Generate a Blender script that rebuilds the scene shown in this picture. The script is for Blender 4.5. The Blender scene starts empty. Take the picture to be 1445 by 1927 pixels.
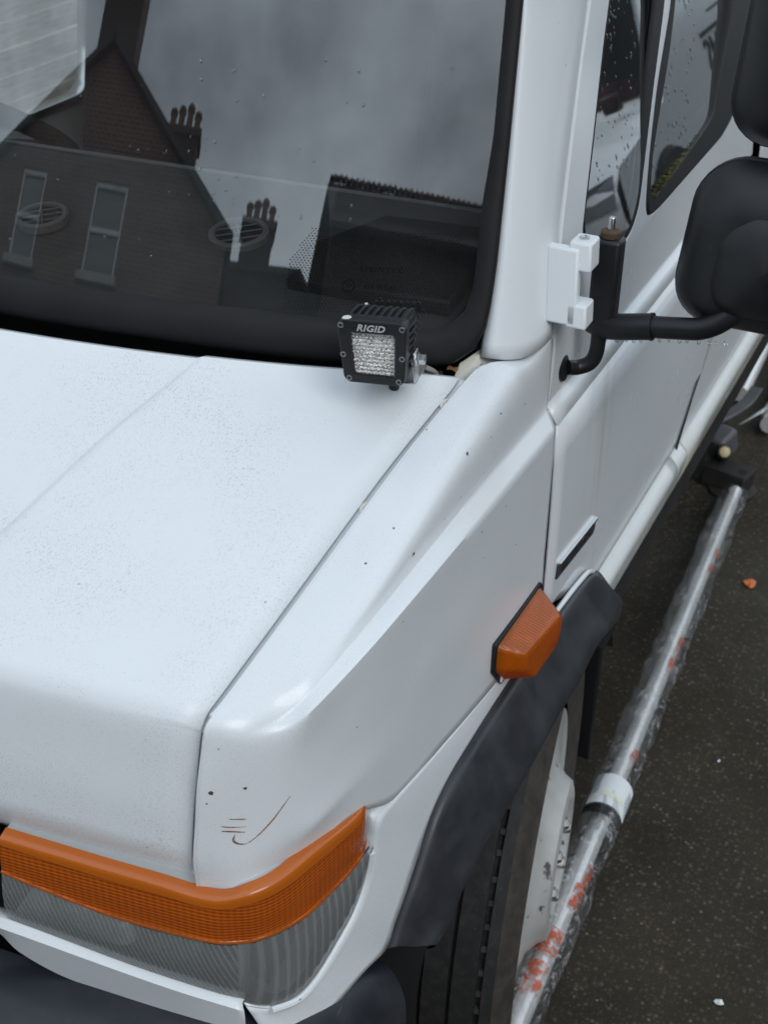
import bpy, bmesh, math, random
from mathutils import Vector, Matrix, Quaternion
from mathutils.bvhtree import BVHTree
random.seed(7)
R_ = math.radians
sc = bpy.context.scene
COL = sc.collection

# ------------------------------------------------------------------ camera
cam_data = bpy.data.cameras.new('camera')
cam = bpy.data.objects.new('camera', cam_data)
COL.objects.link(cam)
right = Vector((0.9040, 0.4269, 0.0152)); up = Vector((-0.2366, 0.4715, 0.8495)); back = Vector((0.3559, -0.7716, 0.5273))
back = back.normalized(); right = up.cross(back).normalized(); up = back.cross(right)
cam.matrix_world = Matrix(((right.x, up.x, back.x, 0.0), (right.y, up.y, back.y, 0.0), (right.z, up.z, back.z, 2.0), (0, 0, 0, 1)))
cam_data.sensor_fit = 'VERTICAL'; cam_data.sensor_height = 24.0; cam_data.sensor_width = 24.0
cam_data.lens = 2670.0 / 1927.0 * 24.0
cam_data.clip_start = 0.02; cam_data.clip_end = 600.0
cam_data.dof.use_dof = True; cam_data.dof.focus_distance = 1.48; cam_data.dof.aperture_fstop = 7.5
sc.camera = cam

# ------------------------------------------------------------------ sky, sun, exposure
SUN_EL, SUN_AZ = R_(42), R_(128)          # azimuth measured from +Y towards +X
world = bpy.data.worlds.new('World'); sc.world = world; world.use_nodes = True
wn = world.node_tree; wn.nodes.clear()
w_out = wn.nodes.new('ShaderNodeOutputWorld'); w_bg = wn.nodes.new('ShaderNodeBackground')
w_sky = wn.nodes.new('ShaderNodeTexSky'); w_sky.sky_type = 'NISHITA'; w_sky.sun_disc = False
w_sky.sun_elevation = SUN_EL; w_sky.sun_rotation = SUN_AZ; w_sky.dust_density = 4.0; w_sky.air_density = 1.0
w_hs = wn.nodes.new('ShaderNodeHueSaturation'); w_hs.inputs['Saturation'].default_value = 0.30
w_tc = wn.nodes.new('ShaderNodeTexCoord')
w_map = wn.nodes.new('ShaderNodeMapping'); w_map.inputs['Scale'].default_value = (1.6, 1.6, 3.4)
w_nz = wn.nodes.new('ShaderNodeTexNoise'); w_nz.inputs['Scale'].default_value = 2.1; w_nz.inputs['Detail'].default_value = 6.0; w_nz.inputs['Roughness'].default_value = 0.55
w_rmp = wn.nodes.new('ShaderNodeValToRGB')
w_rmp.color_ramp.elements[0].position = 0.34; w_rmp.color_ramp.elements[0].color = (4.2, 5.1, 5.95, 1)
w_rmp.color_ramp.elements[1].position = 0.66; w_rmp.color_ramp.elements[1].color = (10.6, 12.3, 13.8, 1)
w_mix = wn.nodes.new('ShaderNodeMix'); w_mix.data_type = 'RGBA'; w_mix.inputs[0].default_value = 0.86
L = wn.links.new
L(w_sky.outputs[0], w_hs.inputs['Color']); L(w_tc.outputs['Generated'], w_map.inputs[0]); L(w_map.outputs[0], w_nz.inputs['Vector'])
L(w_nz.outputs['Fac'], w_rmp.inputs[0]); L(w_hs.outputs[0], w_mix.inputs[6]); L(w_rmp.outputs[0], w_mix.inputs[7])
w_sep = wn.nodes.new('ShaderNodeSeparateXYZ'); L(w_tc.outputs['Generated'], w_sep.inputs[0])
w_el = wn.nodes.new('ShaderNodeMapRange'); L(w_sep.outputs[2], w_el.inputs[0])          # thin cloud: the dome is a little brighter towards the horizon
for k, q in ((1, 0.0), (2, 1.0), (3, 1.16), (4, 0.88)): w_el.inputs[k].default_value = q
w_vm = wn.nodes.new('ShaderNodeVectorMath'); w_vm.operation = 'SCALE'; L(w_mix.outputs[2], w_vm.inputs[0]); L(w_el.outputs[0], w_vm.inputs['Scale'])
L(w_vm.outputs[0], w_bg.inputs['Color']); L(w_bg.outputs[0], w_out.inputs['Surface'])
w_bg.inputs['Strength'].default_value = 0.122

sun_data = bpy.data.lights.new('sun', 'SUN'); sun_data.energy = 0.80; sun_data.angle = R_(30); sun_data.color = (1.0, 0.995, 0.985)
sun = bpy.data.objects.new('sun', sun_data); COL.objects.link(sun)
sd = Vector((math.sin(SUN_AZ) * math.cos(SUN_EL), math.cos(SUN_AZ) * math.cos(SUN_EL), math.sin(SUN_EL)))
sun.rotation_euler = sd.to_track_quat('Z', 'Y').to_euler(); sun.location = (0, 0, 30)
sc.view_settings.view_transform = 'Standard'; sc.view_settings.look = 'None'
sc.view_settings.exposure = 0.08; sc.view_settings.gamma = 1.0; sc.view_settings.use_curve_mapping = False
sc.cycles.max_bounces = 10; sc.cycles.transparent_max_bounces = 24; sc.cycles.glossy_bounces = 5; sc.cycles.transmission_bounces = 8

# ------------------------------------------------------------------ helpers
def tag(o, label=None, cat=None, group=None, kind=None):
    if label: o['label'] = label
    if cat: o['category'] = cat
    if group: o['group'] = group
    if kind: o['kind'] = kind
    return o
def empty(name, loc, label=None, cat=None, group=None):
    o = bpy.data.objects.new(name, None); COL.objects.link(o); o.location = loc; o.empty_display_size = 0.1
    return tag(o, label, cat, group)
def world_mat(o):
    m = Matrix.LocRotScale(o.location, o.rotation_euler, o.scale)
    return world_mat(o.parent) @ o.matrix_parent_inverse @ m if o.parent else m
def attach(o, parent):
    if parent is not None:
        o.parent = parent; o.matrix_parent_inverse = world_mat(parent).inverted()
    return o
def mesh_obj(name, me, mat, parent=None):
    o = bpy.data.objects.new(name, me); COL.objects.link(o)
    if mat is not None and not me.materials: me.materials.append(mat)
    return attach(o, parent)
def finish(me, angle=35, smooth=True):
    if smooth:
        me.polygons.foreach_set('use_smooth', [True] * len(me.polygons))
        try: me.set_sharp_from_angle(angle=R_(angle))
        except Exception: pass
def mk(name, verts, faces, mat, parent=None, smooth=True, angle=35, solid=0.0, off=-1.0, bevel=0.0, out=None, segs=2):
    me = bpy.data.meshes.new(name); me.from_pydata([tuple(v) for v in verts], [], faces); me.update()
    if out is not None:
        s = Vector((0, 0, 0))
        for p in me.polygons: s += p.normal * p.area
        if s.dot(Vector(out)) < 0: me.flip_normals()
    else:
        bm = bmesh.new(); bm.from_mesh(me); bmesh.ops.recalc_face_normals(bm, faces=bm.faces); bm.to_mesh(me); bm.free()
    finish(me, angle, smooth)
    o = mesh_obj(name, me, mat, parent)
    if solid:
        m = o.modifiers.new('s', 'SOLIDIFY'); m.thickness = solid; m.offset = off
    if bevel:
        m = o.modifiers.new('b', 'BEVEL'); m.width = bevel; m.segments = segs; m.limit_method = 'ANGLE'; m.angle_limit = R_(38); m.harden_normals = False
    return o
def crom(pts, n):
    pts = [Vector(p) for p in pts]
    if len(pts) == 2: return [pts[0].lerp(pts[1], i / (n - 1)) for i in range(n)]
    P = [pts[0] * 2 - pts[1]] + pts + [pts[-1] * 2 - pts[-2]]
    out = []; m = len(pts) - 1
    for i in range(n):
        t = i / (n - 1) * m; k = min(int(t), m - 1); u = t - k
        a, b, c, d = P[k], P[k + 1], P[k + 2], P[k + 3]
        out.append(0.5 * ((2 * b) + (c - a) * u + (2 * a - 5 * b + 4 * c - d) * u * u + (3 * b - a - 3 * c + d) * u ** 3))
    return out
def arc(pts, n):                       # resample a polyline evenly by length
    pts = [Vector(p) for p in pts]; d = [0]
    for a, b in zip(pts, pts[1:]): d.append(d[-1] + (b - a).length)
    out = []; k = 0
    for i in range(n):
        s = d[-1] * i / (n - 1)
        while k < len(pts) - 2 and d[k + 1] < s: k += 1
        out.append(pts[k].lerp(pts[k + 1], (s - d[k]) / max(1e-9, d[k + 1] - d[k])))
    return out
def span(rows, per):                   # spline across rows, sample by sample
    n = len(rows[0]); tot = (len(rows) - 1) * per + 1
    cols = [crom([r[i] for r in rows], tot) for i in range(n)]
    return [[cols[i][j] for i in range(n)] for j in range(tot)]
def loft(groups, nu, per=4):           # groups of rows, sharp between groups that share a row
    out = []
    for g in groups:
        s = span([crom(r, nu) for r in g], per)
        out += s if not out else s[1:]
    return out
def grid(rows, close=False):
    n = len(rows[0]); v = [p for r in rows for p in r]; f = []
    for j in range(len(rows) - 1):
        for i in range(n - 1 + (1 if close else 0)):
            k = (i + 1) % n
            f.append((j * n + i, j * n + k, (j + 1) * n + k, (j + 1) * n + i))
    return v, f
def box_vf(x0, x1, y0, y1, z0, z1):
    v = [(x, y, z) for z in (z0, z1) for y in (y0, y1) for x in (x0, x1)]
    return v, [(0, 2, 3, 1), (4, 5, 7, 6), (0, 1, 5, 4), (2, 6, 7, 3), (0, 4, 6, 2), (1, 3, 7, 5)]
def box(name, c, s, mat, parent=None, bevel=0.0, rot=None, smooth=True, segs=2):
    v, f = box_vf(-s[0] / 2, s[0] / 2, -s[1] / 2, s[1] / 2, -s[2] / 2, s[2] / 2)
    M = Matrix.Translation(Vector(c)) @ (rot.to_4x4() if rot is not None else Matrix())
    return mk(name, [M @ Vector(p) for p in v], f, mat, parent, smooth=smooth, bevel=bevel, segs=segs)
def tube_vf(path, rad, seg=16, caps=True):
    path = [Vector(p) for p in path]; rr = rad if isinstance(rad, (list, tuple)) else [rad] * len(path)
    v, f = [], []; nrm = None
    for i, p in enumerate(path):
        t = (path[min(i + 1, len(path) - 1)] - path[max(i - 1, 0)]).normalized()
        if nrm is None: nrm = t.orthogonal().normalized()
        nrm = (nrm - t * nrm.dot(t)).normalized(); b = t.cross(nrm)
        for k in range(seg):
            a = 2 * math.pi * k / seg; v.append(p + (nrm * math.cos(a) + b * math.sin(a)) * rr[i])
    for i in range(len(path) - 1):
        for k in range(seg):
            q = (k + 1) % seg; f.append((i * seg + k, i * seg + q, (i + 1) * seg + q, (i + 1) * seg + k))
    if caps:
        f.append(tuple(range(seg - 1, -1, -1))); f.append(tuple((len(path) - 1) * seg + k for k in range(seg)))
    return v, f
def tube(name, path, rad, mat, parent=None, seg=16, caps=True, angle=40):
    v, f = tube_vf(path, rad, seg, caps); return mk(name, v, f, mat, parent, angle=angle)
def lathe_vf(prof, o, axis, ref=None, seg=48, a0=0.0, a1=None):
    # prof: (along axis, radius)
    ax = Vector(axis).normalized(); e = Vector(ref).normalized() if ref is not None else ax.orthogonal().normalized(); g = ax.cross(e)
    full = a1 is None; a1 = 2 * math.pi if full else a1
    n = seg if full else seg + 1; rows = []
    for h, r in prof:
        rows.append([Vector(o) + ax * h + (e * math.cos(a0 + (a1 - a0) * k / seg) + g * math.sin(a0 + (a1 - a0) * k / seg)) * r for k in range(n)])
    return grid(rows, close=full)
def lathe(name, prof, o, axis, mat, parent=None, seg=48, angle=35, ref=None):
    v, f = lathe_vf(prof, o, axis, ref, seg); return mk(name, v, f, mat, parent, angle=angle)
def merge(parts):
    v, f = [], []
    for a, b in parts:
        k = len(v); v += list(a); f += [tuple(i + k for i in q) for q in b]
    return v, f
def plate_mesh(loops, depth, bevel=0.0, res=1):
    cu = bpy.data.curves.new('tmp', 'CURVE'); cu.dimensions = '2D'; cu.fill_mode = 'BOTH'
    for lp in loops:
        s = cu.splines.new('POLY'); s.points.add(len(lp) - 1); s.use_cyclic_u = True
        for q, p in zip(s.points, lp): q.co = (p[0], p[1], 0, 1)
    cu.extrude = depth / 2; cu.bevel_depth = bevel; cu.bevel_resolution = res; cu.offset = -bevel
    ob = bpy.data.objects.new('tmp', cu); COL.objects.link(ob)
    me = bpy.data.meshes.new_from_object(ob.evaluated_get(bpy.context.evaluated_depsgraph_get()))
    bpy.data.objects.remove(ob); bpy.data.curves.remove(cu); return me
def plate(name, loops, fn, depth, mat, parent=None, bevel=0.0, angle=40):
    me = plate_mesh(loops, depth, bevel)
    for v in me.vertices: v.co = fn(*v.co)
    me.update(); finish(me, angle); me.materials.clear()
    return mesh_obj(name, me, mat, parent)
def text_obj(name, body, size, fn, depth, mat, parent=None, shear=0.0, spacing=1.0, xscale=1.0, offset=0.0):
    cu = bpy.data.curves.new('tmp', 'FONT'); cu.body = body; cu.size = size; cu.extrude = depth / 2; cu.align_x = 'CENTER'; cu.align_y = 'CENTER'
    cu.shear = shear; cu.space_character = spacing; cu.resolution_u = 2; cu.offset = offset
    ob = bpy.data.objects.new('tmp', cu); COL.objects.link(ob)
    me = bpy.data.meshes.new_from_object(ob.evaluated_get(bpy.context.evaluated_depsgraph_get()))
    bpy.data.objects.remove(ob); bpy.data.curves.remove(cu)
    for v in me.vertices: v.co = fn(v.co.x * xscale, v.co.y, v.co.z)
    me.update(); me.materials.clear(); return mesh_obj(name, me, mat, parent)
def frame_fn(o, ex, ey, ez):
    o, ex, ey, ez = Vector(o), Vector(ex), Vector(ey), Vector(ez)
    return lambda a, b, c: o + ex * a + ey * b + ez * c
def rrect(w, h, r, n=6, cx=0, cy=0):
    out = []
    for sx, sy, a in ((1, 1, 0), (-1, 1, 90), (-1, -1, 180), (1, -1, 270)):
        for k in range(n + 1):
            t = R_(a + 90 * k / n); out.append((cx + sx * (w / 2 - r) + r * math.cos(t), cy + sy * (h / 2 - r) + r * math.sin(t)))
    return out
def ell(w, h, n=32, cx=0, cy=0): return [(cx + w / 2 * math.cos(2 * math.pi * k / n), cy + h / 2 * math.sin(2 * math.pi * k / n)) for k in range(n)]
# ------------------------------------------------------------------ materials
class NT:
    def __init__(s, name):
        s.m = bpy.data.materials.new(name); s.m.use_nodes = True; s.t = s.m.node_tree; s.t.nodes.clear()
        s.out = s.n('ShaderNodeOutputMaterial'); s._tc = None
    def n(s, t, **kw):
        q = s.t.nodes.new(t)
        for k, v in kw.items(): setattr(q, k, v)
        return q
    def l(s, a, b): s.t.links.new(a, b)
    def set(s, sock, v):
        if hasattr(v, 'is_output'): s.l(v, sock)
        elif isinstance(v, (tuple, list)) and len(v) == 3 and sock.type == 'RGBA': sock.default_value = (*v, 1)
        else: sock.default_value = v
    def co(s, scale=(1, 1, 1), rot=(0, 0, 0), kind='Object'):
        if s._tc is None: s._tc = s.n('ShaderNodeTexCoord')
        m = s.n('ShaderNodeMapping'); m.inputs['Scale'].default_value = scale; m.inputs['Rotation'].default_value = rot
        s.l(s._tc.outputs[kind], m.inputs[0]); return m.outputs[0]
    def noise(s, scale, detail=4, rough=0.55, vec=None, dist=0.0):
        q = s.n('ShaderNodeTexNoise'); q.inputs['Scale'].default_value = scale; q.inputs['Detail'].default_value = detail; q.inputs['Roughness'].default_value = rough; q.inputs['Distortion'].default_value = dist
        s.l(vec if vec is not None else s.co(), q.inputs['Vector']); return q.outputs['Fac']
    def vor(s, scale, vec=None, feature='F1', out='Distance', rnd=1.0):
        q = s.n('ShaderNodeTexVoronoi', feature=feature); q.inputs['Scale'].default_value = scale; q.inputs['Randomness'].default_value = rnd
        s.l(vec if vec is not None else s.co(), q.inputs['Vector']); return q.outputs[out]
    def wave(s, scale, vec=None, dist=0.0, dirn='X', kind='BANDS', profile='SIN', dscale=1.0):
        q = s.n('ShaderNodeTexWave', wave_type=kind, bands_direction=dirn, wave_profile=profile); q.inputs['Scale'].default_value = scale; q.inputs['Distortion'].default_value = dist; q.inputs['Detail Scale'].default_value = dscale
        s.l(vec if vec is not None else s.co(), q.inputs['Vector']); return q.outputs['Fac']
    def ramp(s, fac, *stops, interp='LINEAR'):
        q = s.n('ShaderNodeValToRGB'); e = q.color_ramp.elements; q.color_ramp.interpolation = interp
        while len(e) < len(stops): e.new(0.5)
        for k, (p, c) in zip(e, stops):
            k.position = p; k.color = (c, c, c, 1) if not isinstance(c, (tuple, list)) else (*c, 1)
        s.l(fac, q.inputs[0]); return q.outputs[0]
    def math(s, op, a, b=0.0, clamp=False):
        q = s.n('ShaderNodeMath', operation=op); q.use_clamp = clamp; s.set(q.inputs[0], a); s.set(q.inputs[1], b); return q.outputs[0]
    def mix(s, fac, a, b, blend='MIX'):
        q = s.n('ShaderNodeMix', data_type='RGBA', blend_type=blend); s.set(q.inputs[0], fac); s.set(q.inputs[6], a); s.set(q.inputs[7], b); return q.outputs[2]
    def bump(s, h, strength=0.3, dist=0.001, normal=None):
        q = s.n('ShaderNodeBump'); q.inputs['Strength'].default_value = strength; q.inputs['Distance'].default_value = dist; s.l(h, q.inputs['Height'])
        if normal is not None: s.l(normal, q.inputs['Normal'])
        return q.outputs[0]
    def pr(s, **kw):
        q = s.n('ShaderNodeBsdfPrincipled')
        names = dict(color='Base Color', rough='Roughness', metal='Metallic', spec='Specular IOR Level', coat='Coat Weight', coat_rough='Coat Roughness', trans='Transmission Weight', ior='IOR', alpha='Alpha', normal='Normal', sss='Subsurface Weight', sheen='Sheen Weight')
        for k, v in kw.items(): s.set(q.inputs[names[k]], v)
        return q.outputs[0]
    def done(s, sh, disp=None):
        s.l(sh, s.out.inputs['Surface']); return s.m
    def sep(s, vec):
        q = s.n('ShaderNodeSeparateXYZ'); s.l(vec, q.inputs[0]); return q.outputs
MT = {}
def simple(name, color, rough=0.5, metal=0.0, bump=0.0, bscale=300.0, coat=0.0, var=0.0, spec=0.5):
    t = NT(name); c = color
    if var:
        c = t.mix(t.ramp(t.noise(9.0, 5), (0.35, 0.0), (0.7, 1.0)), tuple(k * (1 - var) for k in color), tuple(min(1, k * (1 + var)) for k in color))
    kw = dict(color=c, rough=rough, metal=metal, coat=coat, spec=spec)
    if bump: kw['normal'] = t.bump(t.noise(bscale, 4), bump, 0.0006)
    MT[name] = t.done(t.pr(**kw)); return MT[name]

WHITE = (0.742, 0.768, 0.788)
def paint(name, dirt=0.5, streak=False, chips=0.5, base=WHITE, rough=0.33, moss=0.0):
    t = NT(name)
    col = t.mix(t.ramp(t.noise(3.0, 5, 0.6), (0.3, 0.0), (0.75, 1.0)), tuple(k * 0.965 for k in base), base)
    # road film in fine specks
    vec = t.co((1, 1, 1)) if not streak else t.co((1.0, 0.34, 1.0), (0, 0, R_(-14)))
    sp = t.ramp(t.noise(760.0, 3, 0.7, vec), (0.54, 0.0), (0.68, 1.0))
    zone = t.ramp(t.noise(5.5, 4, 0.6), (0.40, 0.05), (0.64, 1.0))
    sp = t.math('MULTIPLY', sp, t.math('MULTIPLY', zone, 0.75 * dirt))
    col = t.mix(sp, col, (0.30, 0.27, 0.25))
    sp2 = t.ramp(t.vor(250.0, vec), (0.05, 1.0), (0.14, 0.0)); z2 = t.ramp(t.noise(14.0, 3), (0.48, 0.0), (0.62, 1.0))
    sp2 = t.math('MULTIPLY', sp2, t.math('MULTIPLY', z2, 0.55 * dirt)); col = t.mix(sp2, col, (0.22, 0.20, 0.19))
    # stone chips
    ch = t.ramp(t.vor(38.0), (0.045, 1.0), (0.06, 0.0)); zc = t.ramp(t.noise(11.0, 2), (0.60, 0.0), (0.63, 1.0))
    ch = t.math('MULTIPLY', ch, t.math('MULTIPLY', zc, chips)); col = t.mix(ch, col, (0.10, 0.065, 0.05))
    if moss:
        xyz = t.sep(t.co())
        low = t.ramp(xyz[2], (0.70, 1.0), (0.80, 0.0)); far = t.ramp(t.math('MULTIPLY', xyz[1], 0.1), (0.19, 0.0), (0.27, 1.0))
        streaks = t.noise(30.0, 4, 0.6, t.co((0.5, 0.5, 0.05)))
        mm = t.math('MULTIPLY', t.math('MULTIPLY', low, t.math('ADD', far, 0.45, clamp=True)), t.ramp(streaks, (0.2, 0.35), (0.7, 1.0)))
        col = t.mix(t.math('MULTIPLY', mm, moss, clamp=True), col, (0.40, 0.38, 0.22))
    if moss and name == 'paint_side':     # brown runs below the mirror foot
        xyz = t.sep(t.co()); run = t.ramp(t.noise(1.0, 3, 0.6, t.co((0, 17.0, 1.0))), (0.50, 0.0), (0.72, 1.0))
        yz = t.math('MULTIPLY', t.ramp(t.math('ABSOLUTE', t.math('SUBTRACT', xyz[1], 1.66)), (0.03, 1.0), (0.12, 0.0)), t.ramp(t.math('ABSOLUTE', t.math('SUBTRACT', xyz[2], 1.09)), (0.08, 1.0), (0.17, 0.0)))
        col = t.mix(t.math('MULTIPLY', t.math('MULTIPLY', run, yz), 0.34), col, (0.34, 0.29, 0.19))
    rgh = t.ramp(t.noise(5.0, 3, 0.5), (0.3, rough * 0.92), (0.75, rough * 1.12))
    nrm = t.bump(t.noise(240.0, 2, 0.5), 0.035, 0.001, t.bump(t.noise(4.5, 2, 0.4), 0.10, 0.010))
    MT[name] = t.done(t.pr(color=col, rough=rgh, coat=0.15 if streak else 0.32, coat_rough=0.10, normal=nrm, spec=0.45)); return MT[name]
paint('paint_bonnet', dirt=1.0, streak=True, chips=0.35, rough=0.42)
paint('paint_wing', dirt=0.55, chips=1.0)
paint('paint_side', dirt=0.35, chips=0.25, rough=0.26, moss=0.5)
paint('paint_pillar', dirt=0.22, chips=0.5, rough=0.36)
paint('paint_sill', dirt=0.3, chips=0.6, rough=0.22, moss=1.0)
simple('paint_other', (0.70, 0.72, 0.73), 0.3, coat=0.3, var=0.03)
def rusty_cream():
    t = NT('cream_metal')
    n = t.noise(26.0, 6, 0.65); col = t.mix(t.ramp(n, (0.3, 0.0), (0.7, 1.0)), (0.62, 0.60, 0.52), (0.74, 0.73, 0.66))
    col = t.mix(t.ramp(t.noise(60.0, 5, 0.7), (0.62, 0.0), (0.70, 0.8)), col, (0.22, 0.11, 0.05))
    MT['cream_metal'] = t.done(t.pr(color=col, rough=0.55, normal=t.bump(n, 0.2, 0.001)))
rusty_cream()
t = NT('rust'); n = t.noise(220.0, 5, 0.7); MT['rust'] = t.done(t.pr(color=t.mix(t.ramp(n, (0.35, 0.0), (0.65, 1.0)), (0.15, 0.065, 0.028), (0.38, 0.20, 0.085)), rough=0.8, normal=t.bump(n, 0.4, 0.0006)))
simple('chip_dark', (0.07, 0.045, 0.035), 0.8)
simple('rubber', (0.010, 0.010, 0.011), 0.62, bump=0.25, bscale=180, var=0.3, spec=0.28)
simple('rubber_black', (0.006, 0.006, 0.007), 0.55, var=0.3)
simple('gap_dark', (0.010, 0.010, 0.011), 0.8)
def black_plastic(name, c=(0.018, 0.019, 0.023), rough=0.42, dirty=0.3):
    t = NT(name); n = t.noise(16.0, 6, 0.6)
    col = t.mix(t.math('MULTIPLY', t.ramp(n, (0.42, 0.0), (0.72, 1.0)), dirty), c, (0.075, 0.078, 0.085))
    sc_ = t.ramp(t.noise(60.0, 3, 0.6, t.co((1, 0.05, 1), (0.2, 0.3, 0.5))), (0.70, 0.0), (0.74, 0.25)); col = t.mix(sc_, col, (0.16, 0.165, 0.175))
    nr = t.bump(t.noise(700.0, 3), 0.12, 0.0005)
    MT[name] = t.done(t.pr(color=col, rough=t.ramp(n, (0.3, rough * 0.85), (0.7, min(1, rough * 1.25))), normal=nr)); return MT[name]
black_plastic('flare_plastic', (0.022, 0.024, 0.029), 0.40, 0.35)
black_plastic('bumper_plastic', (0.014, 0.016, 0.022), 0.42, 0.25)
black_plastic('mirror_plastic', (0.007, 0.008, 0.010), 0.45, 0.10)
black_plastic('pod_metal', (0.010, 0.011, 0.013), 0.38, 0.12)
simple('screw_metal', (0.32, 0.32, 0.33), 0.38, 1.0, bump=0.2, bscale=900)
simple('bare_metal', (0.42, 0.41, 0.40), 0.42, 1.0, bump=0.3, bscale=300)
simple('chrome', (0.72, 0.72, 0.73), 0.10, 1.0)
simple('satin_chrome', (0.62, 0.63, 0.64), 0.26, 1.0)
simple('silver_print', (0.55, 0.55, 0.56), 0.45, 0.3)
simple('dropping', (0.62, 0.60, 0.55), 0.8, bump=0.5, bscale=500)
simple('rust_bolt', (0.10, 0.06, 0.035), 0.75, 0.3, bump=0.6, bscale=400)
simple('headliner', (0.035, 0.035, 0.037), 0.9)
simple('dash_plastic', (0.060, 0.064, 0.065), 0.62, bump=0.3, bscale=700, var=0.25)
simple('dash_dark', (0.008, 0.008, 0.009), 0.6)
simple('vent_plastic', (0.15, 0.15, 0.152), 0.5)
simple('seat_fabric', (0.014, 0.012, 0.012), 0.95, bump=0.6, bscale=900, var=0.3)
simple('seat_red', (0.016, 0.007, 0.007), 0.9, bump=0.5, bscale=900)
simple('wheel_leather', (0.018, 0.014, 0.012), 0.55, bump=0.3, bscale=500)
simple('red_plastic', (0.27, 0.045, 0.05), 0.42)
simple('pale_wood', (0.62, 0.50, 0.30), 0.6, bump=0.3, bscale=200)
def glassy(name, tint, boost, rough=0.0, dust=0.0, dustcol=(0.4, 0.4, 0.4), dots=False):
    t = NT(name)
    tr = t.n('ShaderNodeBsdfTransparent'); t.set(tr.inputs['Color'], tint)
    gl = t.n('ShaderNodeBsdfGlossy'); t.set(gl.inputs['Roughness'], rough); t.set(gl.inputs['Color'], (0.98, 0.99, 1.0))
    fr = t.n('ShaderNodeFresnel'); fr.inputs['IOR'].default_value = 1.5
    fac = t.math('MULTIPLY', fr.outputs[0], boost, clamp=True)
    mx = t.n('ShaderNodeMixShader'); t.l(fac, mx.inputs[0]); t.l(tr.outputs[0], mx.inputs[1]); t.l(gl.outputs[0], mx.inputs[2])
    last = mx.outputs[0]
    if dust:
        df = t.n('ShaderNodeBsdfDiffuse'); t.set(df.inputs['Color'], dustcol)
        f = t.math('MULTIPLY', t.ramp(t.noise(7.0, 5, 0.6), (0.35, 0.25), (0.75, 1.0)), dust)
        sp = t.math('MULTIPLY', t.ramp(t.noise(420.0, 3, 0.7), (0.69, 0.0), (0.74, 1.0)), 0.5 * min(1, dust * 12))
        f = t.math('ADD', f, t.math('MULTIPLY', sp, t.ramp(t.noise(4.0, 3), (0.5, 0.0), (0.62, 1.0))), clamp=True)
        m2 = t.n('ShaderNodeMixShader'); t.l(f, m2.inputs[0]); t.l(last, m2.inputs[1]); t.l(df.outputs[0], m2.inputs[2]); last = m2.outputs[0]
    MT[name] = t.done(last); return MT[name]
glassy('screen_glass', (0.84, 0.88, 0.87), 3.6, 0.0, 0.028)
glassy('door_glass', (0.80, 0.85, 0.85), 2.4, 0.0, 0.030)
glassy('drop_water', (0.93, 0.95, 0.96), 1.6, 0.02)
glassy('house_glass', (0.10, 0.11, 0.12), 2.4, 0.0)
def film():
    t = NT('plastic_film'); n = t.noise(46.0, 5, 0.7, t.co((1, 0.55, 1)), 2.0); b = t.bump(n, 1.0, 0.006)
    tr = t.n('ShaderNodeBsdfTransparent'); t.set(tr.inputs['Color'], (0.965, 0.97, 0.975))
    gl = t.n('ShaderNodeBsdfGlossy'); t.set(gl.inputs['Roughness'], 0.10); t.l(b, gl.inputs['Normal'])
    fr = t.n('ShaderNodeFresnel'); fr.inputs['IOR'].default_value = 1.5; t.l(b, fr.inputs['Normal'])
    df = t.n('ShaderNodeBsdfDiffuse'); t.set(df.inputs['Color'], (0.75, 0.77, 0.80))
    m0 = t.n('ShaderNodeMixShader'); t.l(t.ramp(n, (0.52, 0.0), (0.68, 0.42)), m0.inputs[0]); t.l(tr.outputs[0], m0.inputs[1]); t.l(df.outputs[0], m0.inputs[2])  # wrinkle highlights put into the film as pale diffuse streaks
    mx = t.n('ShaderNodeMixShader'); t.l(t.math('MULTIPLY', fr.outputs[0], 0.55, clamp=True), mx.inputs[0]); t.l(m0.outputs[0], mx.inputs[1]); t.l(gl.outputs[0], mx.inputs[2]); MT['plastic_film'] = t.done(mx.outputs[0])
film()
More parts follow.
